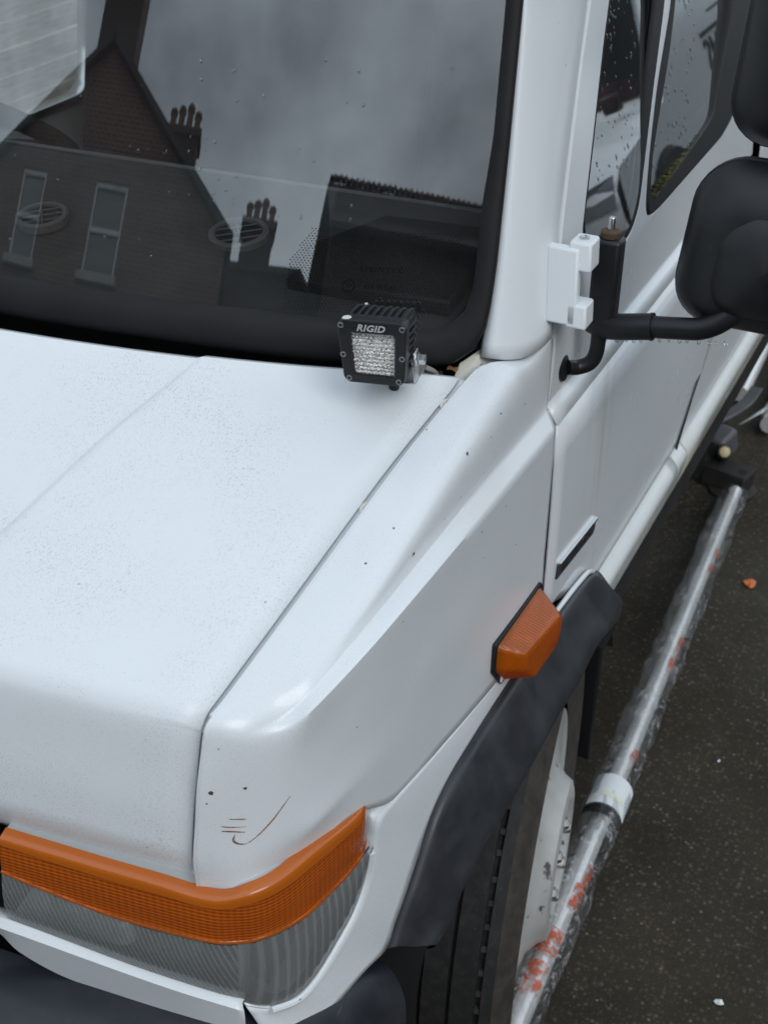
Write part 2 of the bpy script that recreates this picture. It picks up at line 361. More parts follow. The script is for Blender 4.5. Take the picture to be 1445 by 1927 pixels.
def lens_mats():
    # amber lens: fine horizontal ribs, opaque amber a little lighter where they rise
    t = NT('amber_lens')
    ribs = t.wave(78.0, t.co((0.0, 0.0, 1.0)), 0.0, 'Z'); dots = t.wave(70.0, t.co((1.0, 1.0, 0.0), (0, 0, 0)), 0.0, 'DIAGONAL')
    h = t.math('ADD', ribs, t.math('MULTIPLY', dots, 0.5))
    col = t.mix(t.ramp(h, (0.3, 0.0), (1.2, 1.0)), (0.30, 0.050, 0.003), (0.47, 0.094, 0.004))
    MT['amber_lens'] = t.done(t.pr(color=col, rough=0.16, sss=0.0, coat=0.6, coat_rough=0.05, normal=t.bump(h, 0.45, 0.0010)))
    t = NT('amber_rim'); MT['amber_rim'] = t.done(t.pr(color=(0.46, 0.105, 0.006), rough=0.22, coat=0.4, normal=t.bump(t.noise(90.0, 2), 0.05, 0.001)))
    t = NT('amber_side')
    ribs = t.wave(60.0, t.co((0.0, 1.0, 0.35)), 0.0, 'Y'); nb = t.bump(ribs, 0.65, 0.0010)
    tr = t.n('ShaderNodeBsdfTransparent'); t.set(tr.inputs['Color'], (0.92, 0.30, 0.02))
    tl = t.n('ShaderNodeBsdfTranslucent'); t.set(tl.inputs['Color'], (0.80, 0.24, 0.010)); pb = t.pr(color=(0.60, 0.15, 0.008), rough=0.10, coat=0.7, coat_rough=0.04, normal=nb)
    m0 = t.n('ShaderNodeMixShader'); m0.inputs[0].default_value = 0.42; t.l(tr.outputs[0], m0.inputs[1]); t.l(tl.outputs[0], m0.inputs[2])
    mx = t.n('ShaderNodeMixShader'); mx.inputs[0].default_value = 0.46; t.l(m0.outputs[0], mx.inputs[1]); t.l(pb, mx.inputs[2]); MT['amber_side'] = t.done(mx.outputs[0])
    # clear ribbed headlamp glass
    for nm, vec, sca, st, dr in (('lamp_glass', (1.0, 0.2, 0.55), 62.0, 0.10, 'X'), ('lamp_glass_side', (0.8, 1.0, 0.0), 26.0, 0.22, 'Y')):
        t = NT(nm); wv = t.wave(sca, t.co(vec, (0, R_(28) if dr == 'X' else 0, 0)), 0.3, dr, dscale=2.0)
        nz = t.noise(70.0, 4); b = t.bump(wv, st, 0.0010, t.bump(nz, 0.05, 0.002))
        tr = t.n('ShaderNodeBsdfTransparent'); t.set(tr.inputs['Color'], (0.95, 0.97, 0.97))
        gl = t.n('ShaderNodeBsdfGlossy'); t.set(gl.inputs['Roughness'], 0.10); t.l(b, gl.inputs['Normal'])
        lw = t.n('ShaderNodeFresnel'); lw.inputs['IOR'].default_value = 1.5
        df = t.n('ShaderNodeBsdfDiffuse'); t.set(df.inputs['Color'], t.mix(t.ramp(wv, (0.45, 0.0), (0.95, 1.0)), (0.34, 0.35, 0.35), (0.41, 0.42, 0.42))); t.l(b, df.inputs['Normal'])
        m1 = t.n('ShaderNodeMixShader'); t.l(t.ramp(wv, (0.3, 0.43), (0.95, 0.50)), m1.inputs[0]); t.l(tr.outputs[0], m1.inputs[1]); t.l(df.outputs[0], m1.inputs[2])
        mx = t.n('ShaderNodeMixShader'); t.l(t.math('MULTIPLY', lw.outputs[0], 1.0, clamp=True), mx.inputs[0]); t.l(m1.outputs[0], mx.inputs[1]); t.l(gl.outputs[0], mx.inputs[2]); MT[nm] = t.done(mx.outputs[0])
    t = NT('reflector'); MT['reflector'] = t.done(t.pr(color=(0.97, 0.97, 0.97), metal=0.35, rough=0.25, normal=t.bump(t.noise(30.0, 3), 0.15, 0.003)))
    simple('lamp_housing', (0.52, 0.525, 0.52), 0.35, 0.35)
lens_mats()
def asphalt():
    t = NT('asphalt')
    n1 = t.noise(2.2, 6, 0.6); n2 = t.noise(300.0, 5, 0.75); v = t.vor(105.0); vc = t.sep(t.vor(105.0, out='Color')); v2 = t.vor(240.0); c2 = t.sep(t.vor(240.0, out='Color'))
    base = t.mix(t.ramp(n1, (0.3, 0.0), (0.72, 1.0)), (0.024, 0.020, 0.0135), (0.056, 0.047, 0.033))
    g1 = t.math('MULTIPLY', t.ramp(vc[0], (0.45, 0.0), (1.0, 1.0)), t.ramp(v, (0.20, 1.0), (0.52, 0.0)))
    base = t.mix(t.math('MULTIPLY', g1, 0.75), base, (0.150, 0.126, 0.094))
    g2 = t.math('MULTIPLY', t.ramp(c2[1], (0.6, 0.0), (1.0, 1.0)), t.ramp(v2, (0.25, 1.0), (0.5, 0.0))); base = t.mix(t.math('MULTIPLY', g2, 0.7), base, (0.125, 0.106, 0.080))
    base = t.mix(t.math('MULTIPLY', t.ramp(vc[1], (0.955, 0.0), (0.965, 1.0)), t.ramp(v, (0.22, 1.0), (0.36, 0.0))), base, (0.19, 0.145, 0.11))
    base = t.mix(t.ramp(t.noise(160.0, 3, 0.6), (0.60, 0.0), (0.72, 0.8)), base, (0.008, 0.007, 0.006))
    moss = t.ramp(t.noise(4.0, 6, 0.65), (0.52, 0.0), (0.74, 0.7)); base = t.mix(moss, base, (0.026, 0.023, 0.012))
    wet = t.ramp(t.noise(1.3, 5), (0.44, 0.0), (0.62, 1.0))
    rg = t.mix(wet, (0.80,) * 3, (0.46,) * 3)
    b = t.bump(v, -0.8, 0.006, t.bump(n2, 0.7, 0.003)); MT['asphalt'] = t.done(t.pr(color=base, rough=rg, normal=b, spec=0.18))
asphalt()
def brick(name, c1, c2, mortar, scale=1.0):
    t = NT(name); xyz = t.sep(t.co())
    cb = t.n('ShaderNodeCombineXYZ'); t.l(t.math('ADD', xyz[0], xyz[1]), cb.inputs[0]); t.l(xyz[2], cb.inputs[1])
    b = t.n('ShaderNodeTexBrick'); b.inputs['Scale'].default_value = scale; t.set(b.inputs['Color1'], c1); t.set(b.inputs['Color2'], c2); t.set(b.inputs['Mortar'], mortar)
    b.inputs['Mortar Size'].default_value = 0.012; b.inputs['Brick Width'].default_value = 0.225; b.inputs['Row Height'].default_value = 0.075; t.l(cb.outputs[0], b.inputs['Vector'])
    c = t.mix(t.ramp(t.noise(0.8, 5), (0.35, 0.0), (0.7, 0.4)), b.outputs['Color'], (0.05, 0.04, 0.035))
    MT[name] = t.done(t.pr(color=c, rough=0.88, normal=t.bump(b.outputs['Fac'], -0.4, 0.006)))
brick('brick_red', (0.20, 0.085, 0.055), (0.12, 0.05, 0.035), (0.26, 0.23, 0.20))
brick('brick_dark', (0.09, 0.05, 0.04), (0.06, 0.04, 0.035), (0.09, 0.08, 0.075))
t = NT('slate'); w = t.wave(1.35, t.co((0, 0, 1)), 0.15, 'Z', profile='SAW'); n = t.noise(3.0, 5)
MT['slate'] = t.done(t.pr(color=t.mix(n, (0.025, 0.027, 0.03), (0.06, 0.06, 0.065)), rough=0.6, normal=t.bump(w, 0.5, 0.03)))
simple('terracotta', (0.20, 0.11, 0.07), 0.85, bump=0.4, bscale=30, var=0.3)
simple('ridge_clay', (0.06, 0.045, 0.04), 0.85, bump=0.3, bscale=30, var=0.3)
simple('white_frame', (0.72, 0.72, 0.70), 0.5)
simple('curtain', (0.40, 0.40, 0.38), 0.9)
simple('stone_sill', (0.42, 0.40, 0.36), 0.8, bump=0.3, bscale=60, var=0.15)
simple('render_wall', (0.36, 0.35, 0.33), 0.9, bump=0.4, bscale=80, var=0.1)
t = NT('weathered_board'); g = t.noise(7.0, 6, 0.65, t.co((14, 0.8, 14))); d = t.noise(3.0, 4, 0.6, t.co((1, 1, 1), (0.7, 0, 0)))
c = t.mix(t.ramp(g, (0.3, 0.0), (0.7, 1.0)), (0.20, 0.17, 0.14), (0.44, 0.41, 0.37)); c = t.mix(t.ramp(d, (0.5, 0.0), (0.66, 0.7)), c, (0.55, 0.53, 0.50))
MT['weathered_board'] = t.done(t.pr(color=c, rough=0.75, normal=t.bump(g, 0.5, 0.002)))
def tyre_mats():
    t = NT('tyre_rubber'); n = t.noise(55.0, 5, 0.7, t.co((1, 1, 1))); d = t.noise(420.0, 3, 0.7, t.co((1, 0.3, 0.3)))
    c = t.mix(t.ramp(n, (0.45, 0.0), (0.75, 0.7)), (0.011, 0.011, 0.011), (0.040, 0.036, 0.032)); c = t.mix(t.ramp(d, (0.66, 0.0), (0.72, 0.5)), c, (0.13, 0.125, 0.12))
    MT['tyre_rubber'] = t.done(t.pr(color=c, rough=0.75, normal=t.bump(d, 0.4, 0.001)))
    t = NT('tyre_wall'); n = t.noise(30.0, 5, 0.7); MT['tyre_wall'] = t.done(t.pr(color=t.mix(t.ramp(n, (0.3, 0.0), (0.7, 1.0)), (0.016, 0.014, 0.012), (0.060, 0.048, 0.038)), rough=0.85))
    t = NT('wheel_paint'); n = t.noise(26.0, 5, 0.65); c = t.mix(t.ramp(n, (0.61, 0.0), (0.66, 0.9)), (0.46, 0.46, 0.45), (0.03, 0.03, 0.032))
    c = t.mix(t.ramp(t.noise(6.0, 4), (0.35, 0.0), (0.75, 0.75)), c, (0.17, 0.155, 0.135)); MT['wheel_paint'] = t.done(t.pr(color=c, rough=0.4))
tyre_mats()
simple('tread_bar', (0.040, 0.036, 0.031), 0.85, var=0.4)
t = NT('pole_metal'); MT['pole_metal'] = t.done(t.pr(color=(0.90, 0.89, 0.87), metal=0.45, rough=0.22, normal=t.bump(t.noise(40.0, 3), 0.08, 0.001)))
t = NT('film_print'); f = t.ramp(t.noise(75.0, 4, 0.75), (0.46, 0.0), (0.54, 0.9))
tr = t.n('ShaderNodeBsdfTransparent'); pb = t.pr(color=(0.72, 0.11, 0.02), rough=0.35); mx = t.n('ShaderNodeMixShader'); t.l(f, mx.inputs[0]); t.l(tr.outputs[0], mx.inputs[1]); t.l(pb, mx.inputs[2]); MT['film_print'] = t.done(mx.outputs[0])
simple('paper_white', (0.72, 0.75, 0.76), 0.7, bump=0.5, bscale=60)
simple('label_yellow', (0.70, 0.71, 0.58), 0.7)
simple('bracket_dark', (0.035, 0.033, 0.032), 0.6, 0.3, bump=0.4, bscale=120, var=0.4)
simple('bracket_grey', (0.12, 0.125, 0.135), 0.55, 0.2, bump=0.2, bscale=120, var=0.2)
simple('rust_plank', (0.12, 0.075, 0.05), 0.85, bump=0.5, bscale=60, var=0.4)
simple('cream_knob', (0.60, 0.52, 0.30), 0.5, var=0.15)
simple('moss', (0.055, 0.055, 0.012), 0.95, bump=0.8, bscale=300, var=0.5)
simple('stone_grit', (0.075, 0.064, 0.052), 0.85, var=0.5)
simple('orange_bit', (0.62, 0.16, 0.04), 0.6)
simple('skirt_black', (0.020, 0.021, 0.024), 0.3, var=0.4)
simple('letter_dark', (0.035, 0.035, 0.037), 0.6)
simple('letter_black', (0.012, 0.012, 0.013), 0.5)  # near-black of the badge letters
simple('van_tyre', (0.02, 0.02, 0.02), 0.8)
simple('sticker_yellow', (0.72, 0.60, 0.12), 0.6)
simple('cable', (0.30, 0.28, 0.27), 0.5)

simple('dark_glass', (0.012, 0.014, 0.015), 0.12, spec=0.12)

# body curves of the van, metres (x across, y towards the rear, z up)
CV = {
 'bonnet_edge': [(-0.5303, 1.3500, 1.2873), (-0.5332, 1.3180, 1.2770), (-0.5457, 1.1787, 1.2436), (-0.5605, 1.0144, 1.1922), (-0.5721, 0.8851, 1.1526), (-0.5740, 0.8645, 1.1460), (-0.5750, 0.8530, 1.1364), (-0.5757, 0.8452, 1.1215), (-0.5766, 0.8357, 1.0802), (-0.5774, 0.8263, 1.0370), (-0.5780, 0.8196, 0.9917), (-0.5781, 0.8192, 0.9647), (-0.5780, 0.8205, 0.9474)],
 'w0': [(-0.5666, 0.8522, 1.1440), (-0.5661, 0.8583, 1.1491), (-0.5636, 0.8855, 1.1554), (-0.5519, 1.0152, 1.1944), (-0.5373, 1.1779, 1.2450), (-0.5299, 1.2598, 1.2660), (-0.5227, 1.3401, 1.2828), (-0.5193, 1.3724, 1.2880), (-0.5080, 1.3809, 1.2929), (-0.4860, 1.4306, 1.2845), (-0.4685, 1.4829, 1.2917)],
 'w1': [(-0.5668, 0.8495, 1.1421), (-0.5619, 0.8577, 1.1460), (-0.5511, 0.8884, 1.1520), (-0.5391, 1.0189, 1.1910), (-0.5222, 1.1788, 1.2420), (-0.5127, 1.2596, 1.2630), (-0.5086, 1.3408, 1.2790), (-0.5026, 1.3648, 1.2870), (-0.4925, 1.3746, 1.2930), (-0.4743, 1.4219, 1.2860), (-0.4680, 1.4817, 1.2826)],
 'w2': [(-0.5672, 0.8460, 1.1383), (-0.5548, 0.8570, 1.1422), (-0.5400, 0.8907, 1.1486), (-0.5180, 1.0065, 1.1819), (-0.4970, 1.1816, 1.2205), (-0.4880, 1.2752, 1.2403), (-0.4810, 1.3420, 1.2600), (-0.4780, 1.3749, 1.2659), (-0.4760, 1.4126, 1.2665), (-0.4720, 1.4505, 1.2645), (-0.4672, 1.4817, 1.2647)],
 'w3': [(-0.5675, 0.8423, 1.1334), (-0.5437, 0.8570, 1.1375), (-0.5220, 0.8886, 1.1421), (-0.5000, 0.9939, 1.1767), (-0.4810, 1.1811, 1.2087), (-0.4745, 1.2912, 1.2209), (-0.4705, 1.3783, 1.2318), (-0.4690, 1.4177, 1.2346), (-0.4680, 1.4455, 1.2362), (-0.4675, 1.4660, 1.2376), (-0.4672, 1.4859, 1.2381)],
 'c3': [(-0.5678, 0.8391, 1.1254), (-0.5371, 0.8550, 1.1319), (-0.5130, 0.8924, 1.1336), (-0.4950, 0.9335, 1.1541), (-0.4830, 1.0241, 1.1733), (-0.4760, 1.1368, 1.1859), (-0.4720, 1.2224, 1.1936), (-0.4690, 1.3196, 1.1975), (-0.4680, 1.4044, 1.1974), (-0.4675, 1.4486, 1.1970), (-0.4672, 1.4858, 1.1963)],
 'c4': [(-0.5680, 0.8368, 1.1169), (-0.5358, 0.8520, 1.1219), (-0.5040, 0.8860, 1.1271), (-0.4850, 0.9142, 1.1469), (-0.4670, 0.9910, 1.1672), (-0.4580, 1.0967, 1.1774), (-0.4540, 1.1807, 1.1813), (-0.4520, 1.2789, 1.1805), (-0.4505, 1.3697, 1.1800), (-0.4500, 1.4228, 1.1791), (-0.4500, 1.4704, 1.1784)],
 'm1': [(-0.5689, 0.8269, 1.0799), (-0.5378, 0.8420, 1.0768), (-0.5090, 0.8722, 1.0803), (-0.4870, 0.9170, 1.0964), (-0.4680, 0.9944, 1.1154), (-0.4590, 1.1035, 1.1176), (-0.4550, 1.1901, 1.1189), (-0.4520, 1.2886, 1.1177), (-0.4500, 1.3804, 1.1177), (-0.4500, 1.4328, 1.1156), (-0.4500, 1.4699, 1.1134)],
 'm2': [(-0.5695, 0.8196, 1.0353), (-0.5408, 0.8330, 1.0241), (-0.5100, 0.8608, 1.0282), (-0.4880, 0.9067, 1.0432), (-0.4700, 0.9877, 1.0548), (-0.4600, 1.0825, 1.0583), (-0.4550, 1.1710, 1.0597), (-0.4520, 1.2832, 1.0544), (-0.4500, 1.3660, 1.0502), (-0.4500, 1.4287, 1.0446), (-0.4500, 1.4706, 1.0404)],
 'm3': [(-0.5701, 0.8133, 0.9939), (-0.5444, 0.8240, 0.9871), (-0.5218, 0.8380, 0.9887), (-0.4870, 0.8927, 1.0031), (-0.4710, 0.9659, 1.0116), (-0.4620, 1.0560, 1.0049), (-0.4565, 1.1505, 0.9994), (-0.4530, 1.2786, 0.9879), (-0.4510, 1.3609, 0.9918), (-0.4500, 1.4286, 0.9886), (-0.4500, 1.4706, 0.9861)],
 'wb': [(-0.5699, 0.8161, 0.9503), (-0.5464, 0.8240, 0.9486), (-0.5250, 0.8340, 0.9564), (-0.4960, 0.8971, 0.9576), (-0.4730, 0.9643, 0.9663), (-0.4630, 1.0486, 0.9236), (-0.4560, 1.1571, 0.9145), (-0.4515, 1.2824, 0.8987), (-0.4500, 1.3763, 0.8894), (-0.4500, 1.4465, 0.9002), (-0.4500, 1.4738, 0.9339)],
 'l0': [(-0.4500, 1.4706, 0.9206), (-0.4500, 1.4330, 0.8980), (-0.4510, 1.3412, 0.8917), (-0.4530, 1.2393, 0.9045), (-0.4580, 1.1161, 0.9185), (-0.4640, 1.0369, 0.9268), (-0.4670, 1.0060, 0.9275), (-0.4680, 1.0022, 0.8993), (-0.4680, 0.9926, 0.8605), (-0.4700, 0.9723, 0.8312), (-0.4730, 0.9463, 0.8137), (-0.4800, 0.9036, 0.7914), (-0.4880, 0.8695, 0.7851), (-0.5040, 0.8392, 0.7909), (-0.5240, 0.8202, 0.8045)],
 'l1': [(-0.4475, 1.4674, 0.8645), (-0.4475, 1.4365, 0.8661), (-0.4475, 1.3912, 0.8662), (-0.4475, 1.3033, 0.8679), (-0.4475, 1.2290, 0.8655), (-0.4490, 1.1592, 0.8511), (-0.4510, 1.1065, 0.8153), (-0.4500, 1.0741, 0.7970), (-0.4520, 1.0509, 0.7668), (-0.4540, 1.0330, 0.7461), (-0.4570, 1.0176, 0.7190), (-0.4610, 0.9755, 0.7284), (-0.4680, 0.9235, 0.7305), (-0.4750, 0.8867, 0.7296), (-0.4900, 0.8312, 0.7287)],
 'at': [(-0.7773, 0.7820, 0.9677), (-0.7427, 0.7860, 0.9662), (-0.6608, 0.7950, 0.9640), (-0.6032, 0.8020, 0.9628), (-0.5643, 0.8080, 0.9592), (-0.5392, 0.8130, 0.9611), (-0.5181, 0.8230, 0.9687), (-0.4980, 0.8499, 0.9720), (-0.4830, 0.9046, 0.9720), (-0.4740, 0.9456, 0.9688), (-0.4690, 0.9773, 0.9672), (-0.4665, 0.9911, 0.9654)],
 'ab': [(-0.7782, 0.7770, 0.9206), (-0.7398, 0.7810, 0.9133), (-0.6639, 0.7900, 0.9017), (-0.6050, 0.7970, 0.9006), (-0.5496, 0.8050, 0.9025), (-0.5272, 0.8180, 0.8989), (-0.5060, 0.8337, 0.9010), (-0.4850, 0.8779, 0.8975), (-0.4740, 0.9457, 0.8946), (-0.4690, 0.9783, 0.9009), (-0.4665, 0.9924, 0.9056)],
 'lb': [(-0.7848, 0.7810, 0.8452), (-0.7589, 0.7840, 0.8412), (-0.6602, 0.7970, 0.8275), (-0.5915, 0.8060, 0.8213), (-0.5318, 0.8220, 0.8080), (-0.5060, 0.8386, 0.7970), (-0.4900, 0.8664, 0.7915), (-0.4820, 0.8991, 0.7977), (-0.4740, 0.9394, 0.8218), (-0.4710, 0.9652, 0.8376), (-0.4690, 0.9867, 0.8664), (-0.4670, 0.9910, 0.9005)],
 'ap0': [(-0.8223, 0.7770, 0.8430), (-0.7798, 0.7770, 0.8484), (-0.6563, 0.7920, 0.8324), (-0.5880, 0.8010, 0.8261), (-0.5255, 0.8170, 0.8137)],
 'ap1': [(-0.8178, 0.7700, 0.8360), (-0.7756, 0.7700, 0.8407), (-0.6519, 0.7850, 0.8284), (-0.5839, 0.7940, 0.8222), (-0.5210, 0.8110, 0.8082)],
 'ap2': [(-0.8247, 0.7760, 0.8243), (-0.7971, 0.7760, 0.8216), (-0.7783, 0.7790, 0.8001), (-0.7386, 0.7860, 0.7799), (-0.6967, 0.7920, 0.7720), (-0.6332, 0.8000, 0.7627), (-0.6017, 0.8060, 0.7512), (-0.5246, 0.8200, 0.7263)],
 'fu': [(-0.4460, 1.6995, 0.8250), (-0.4460, 1.6733, 0.8392), (-0.4460, 1.6178, 0.8503), (-0.4460, 1.5451, 0.8601), (-0.4460, 1.4625, 0.8683), (-0.4460, 1.3865, 0.8700), (-0.4460, 1.2989, 0.8717), (-0.4460, 1.2299, 0.8696), (-0.4460, 1.1747, 0.8645), (-0.4475, 1.1311, 0.8481), (-0.4490, 1.1016, 0.8205), (-0.4510, 1.0795, 0.7941), (-0.4530, 1.0532, 0.7641), (-0.4570, 1.0191, 0.7184)],
 'fo': [(-0.4160, 1.7732, 0.7165), (-0.4120, 1.7467, 0.7170), (-0.4040, 1.6213, 0.7641), (-0.4010, 1.5622, 0.7697), (-0.3990, 1.5011, 0.7689), (-0.3980, 1.4259, 0.7778), (-0.3980, 1.3372, 0.7714), (-0.4000, 1.2838, 0.7657), (-0.4060, 1.1663, 0.7456), (-0.4110, 1.1225, 0.7267), (-0.4160, 1.1010, 0.6886), (-0.4200, 1.0709, 0.6854)],
 's0': [(-0.4470, 1.7312, 0.7791), (-0.4470, 1.9023, 0.7719), (-0.4470, 2.1225, 0.7647), (-0.4470, 2.4119, 0.7691), (-0.4470, 2.7477, 0.7907)],
 's1': [(-0.4370, 1.7334, 0.7809), (-0.4370, 1.8983, 0.7720), (-0.4370, 2.1156, 0.7604), (-0.4370, 2.4167, 0.7613), (-0.4370, 2.7854, 0.7775)],
 's2': [(-0.4370, 1.8351, 0.6916), (-0.4370, 2.0087, 0.6812), (-0.4370, 2.2514, 0.6714), (-0.4370, 2.5677, 0.6808), (-0.4370, 2.9321, 0.6925)],
 'dc3': [(-0.4562, 1.4637, 1.2242), (-0.4553, 1.7596, 1.2195), (-0.4565, 2.0804, 1.2259)],
 'dc4': [(-0.4500, 1.4782, 1.1783), (-0.4500, 1.9496, 1.1743), (-0.4500, 2.0434, 1.1694)],
 'dcr': [(-0.4500, 1.7798, 0.8937), (-0.4500, 2.2719, 0.8707)],
 'dgap': [(-0.5287, 1.7061, 1.6274), (-0.5175, 1.6560, 1.5648), (-0.5005, 1.5881, 1.4704), (-0.4882, 1.5411, 1.4024), (-0.4714, 1.4928, 1.3091), (-0.4564, 1.4603, 1.2257), (-0.4500, 1.4788, 1.1758), (-0.4500, 1.4733, 1.0901), (-0.4500, 1.4792, 0.9373)],
 'drear': [(-0.4500, 2.1600, 0.7420), (-0.4500, 2.2180, 0.7900), (-0.4500, 2.3987, 0.9298)],
 'ql': [(-0.5264, 1.7780, 1.6142), (-0.5192, 1.7468, 1.5746), (-0.4988, 1.6698, 1.4614), (-0.4888, 1.6306, 1.4054), (-0.4824, 1.6112, 1.3698), (-0.4752, 1.6795, 1.3301), (-0.4746, 1.7537, 1.3267), (-0.4764, 1.7941, 1.3367), (-0.4801, 1.8281, 1.3573), (-0.4835, 1.8448, 1.3762), (-0.4952, 1.8843, 1.4410), (-0.5116, 1.9422, 1.5325), (-0.5198, 1.9776, 1.5778)],
 'qlo': [(-0.5264, 1.7780, 1.6142), (-0.5192, 1.7468, 1.5746), (-0.4988, 1.6698, 1.4614), (-0.4888, 1.6306, 1.4054), (-0.4816, 1.6039, 1.3656), (-0.4735, 1.6771, 1.3204), (-0.4718, 1.7642, 1.3110), (-0.4731, 1.8069, 1.3181), (-0.4770, 1.8442, 1.3401), (-0.4860, 1.8805, 1.3898), (-0.5004, 1.9391, 1.4702), (-0.5185, 2.0181, 1.5704)],
 'mw': [(-0.5170, 2.0628, 1.5622), (-0.5058, 2.0172, 1.4998), (-0.4848, 1.9048, 1.3831), (-0.4760, 1.8864, 1.3346), (-0.4757, 1.9283, 1.3325), (-0.4794, 2.1889, 1.3533), (-0.4809, 2.2430, 1.3616), (-0.4921, 2.3109, 1.4242), (-0.5058, 2.4035, 1.5000)],
 'mwo': [(-0.5174, 2.0522, 1.5642), (-0.4997, 1.9566, 1.4661), (-0.4869, 1.9073, 1.3948), (-0.4754, 1.8727, 1.3313), (-0.4719, 1.8762, 1.3116), (-0.4713, 1.9231, 1.3083), (-0.4719, 2.2933, 1.3119), (-0.4748, 2.3787, 1.3277), (-0.4840, 2.4499, 1.3792), (-0.5013, 2.5403, 1.4750)],
 'badge': [(-0.4500, 1.5155, 0.9516), (-0.4500, 1.6802, 0.9326), (-0.4500, 1.6845, 0.9095), (-0.4500, 1.5143, 0.9293)],
 'indic_base': [(-0.4490, 1.3037, 0.9255), (-0.4490, 1.3042, 0.9681), (-0.4490, 1.4478, 0.9581), (-0.4490, 1.4674, 0.9417), (-0.4490, 1.4658, 0.8721), (-0.4490, 1.3984, 0.8588)],
 'indic_out': [(-0.4050, 1.2238, 0.9987), (-0.4050, 1.3215, 0.9316), (-0.4050, 1.4042, 0.9601), (-0.4050, 1.4039, 0.9364)],
 'hinge': [(-0.4689, 1.4922, 1.4060), (-0.4670, 1.5682, 1.3957), (-0.4630, 1.6011, 1.3733), (-0.4490, 1.5565, 1.2954), (-0.4560, 1.4542, 1.3343)],
 'post': [(-0.4300, 1.4891, 1.4172), (-0.4300, 1.6090, 1.3750), (-0.4300, 1.5988, 1.2897), (-0.4300, 1.4776, 1.3370)],
 'arm': [(-0.4381, 1.5500, 1.2896), (-0.3710, 1.5500, 1.3021), (-0.3196, 1.5500, 1.3051), (-0.2934, 1.5500, 1.3228), (-0.2635, 1.5500, 1.3521)],
 'stem': [(-0.4378, 1.5500, 1.2720), (-0.4378, 1.5500, 1.2506), (-0.4442, 1.5500, 1.2311), (-0.4589, 1.5222, 1.2392)],
 'mir_lo': [(-0.3552, 1.6200, 1.3245), (-0.3576, 1.6200, 1.3788), (-0.3495, 1.6200, 1.4396), (-0.3330, 1.6200, 1.4804), (-0.3106, 1.6200, 1.4963), (-0.2751, 1.6200, 1.5029), (-0.3379, 1.6200, 1.3034), (-0.3166, 1.6200, 1.2923), (-0.2426, 1.6200, 1.2970)],
 'mir_up': [(-0.3270, 1.6600, 1.5141), (-0.3323, 1.6600, 1.5504), (-0.3278, 1.6600, 1.6107), (-0.3229, 1.6600, 1.6574), (-0.3118, 1.6600, 1.5038), (-0.2838, 1.6600, 1.5028)],
 'ws_out': [(-0.5490, 1.5334, 1.6574), (-0.5356, 1.4814, 1.5199), (-0.5238, 1.4313, 1.3885), (-0.5214, 1.4064, 1.3267), (-0.5293, 1.3921, 1.3009), (-0.5513, 1.3753, 1.2830), (-0.6703, 1.3258, 1.2747), (-0.8691, 1.2774, 1.2999), (-1.0855, 1.2391, 1.3018)],
 'ws_in': [(-0.5673, 1.5257, 1.6569), (-0.5535, 1.4736, 1.5194), (-0.5520, 1.4445, 1.4486), (-0.5474, 1.4266, 1.4012), (-0.5449, 1.4100, 1.3593), (-0.5489, 1.3997, 1.3389), (-0.5620, 1.3884, 1.3249), (-0.5790, 1.3791, 1.3191), (-0.6795, 1.3441, 1.3257), (-0.7633, 1.3192, 1.3312), (-1.0250, 1.2614, 1.3353), (-1.0910, 1.2531, 1.3367)],
 'pil_l': [(-0.5457, 1.5293, 1.6585), (-0.5323, 1.4775, 1.5214), (-0.5206, 1.4275, 1.3904), (-0.5147, 1.3895, 1.2937)],
 'pil_r': [(-0.5262, 1.6937, 1.6299), (-0.4981, 1.5766, 1.4741), (-0.4842, 1.5215, 1.3966), (-0.4654, 1.4703, 1.2921)],
 'light': [(-0.6128, 1.2000, 1.3920), (-0.5300, 1.2000, 1.4079), (-0.5342, 1.2000, 1.3384), (-0.6036, 1.2000, 1.3275), (-0.5484, 1.2700, 1.4063), (-0.6165, 1.2700, 1.3928)],
 'ground': [(-0.4533, 1.5932, 0.0000), (-0.5229, 3.4412, 0.0000), (-0.4705, 1.9759, 0.0000), (-0.5433, 3.8776, 0.0000), (-0.4742, 1.5584, 0.0000), (-0.0612, 1.7267, 0.0000), (-0.6107, 4.2446, 0.0000), (-0.4605, 2.0447, 0.0000), (-0.5714, 3.6135, 0.0000), (-0.3889, 3.0228, 0.0000), (-0.1492, 1.7314, 0.0000)],
 'tyre': [(-0.4250, 1.5587, 0.6697), (-0.4250, 1.4935, 0.5327), (-0.4250, 1.4423, 0.3946), (-0.4250, 1.3968, 0.2073), (-0.4250, 1.5374, 0.5641), (-0.4250, 1.4382, 0.2950)],
 'dash': [(-0.6538, 1.6811, 1.3600), (-1.0357, 1.6126, 1.3600), (-1.3226, 1.5520, 1.3600), (-1.1559, 1.4238, 1.3400), (-0.8965, 1.4876, 1.3400), (-1.0668, 1.3099, 1.3100), (-0.6966, 1.3920, 1.3100)],
 'bracket': [(-0.5510, 3.4546, 0.1200), (-0.5645, 3.3042, 0.1200), (-0.4794, 3.3940, 0.1200)],
 'washer': [(-0.5301, 1.3077, 1.2777), (-0.5455, 1.1361, 1.2319)],
 'marks': [(-0.5559, 0.8400, 1.0610), (-0.5351, 0.8400, 1.0459), (-0.5038, 0.8400, 1.0389), (-0.4687, 0.8400, 1.0971)],
}
# ------------------------------------------------------------------ ground
v, f = grid([[(x, y, 0.0) for x in (-120, -8, -4, -1, 1, 4, 12, 120)] for y in (-120, -20, -4, 0, 2, 4, 8, 20, 120)])
tag(mk('ground', v, f, MT['asphalt'], smooth=False, out=(0, 0, 1)), kind='structure')

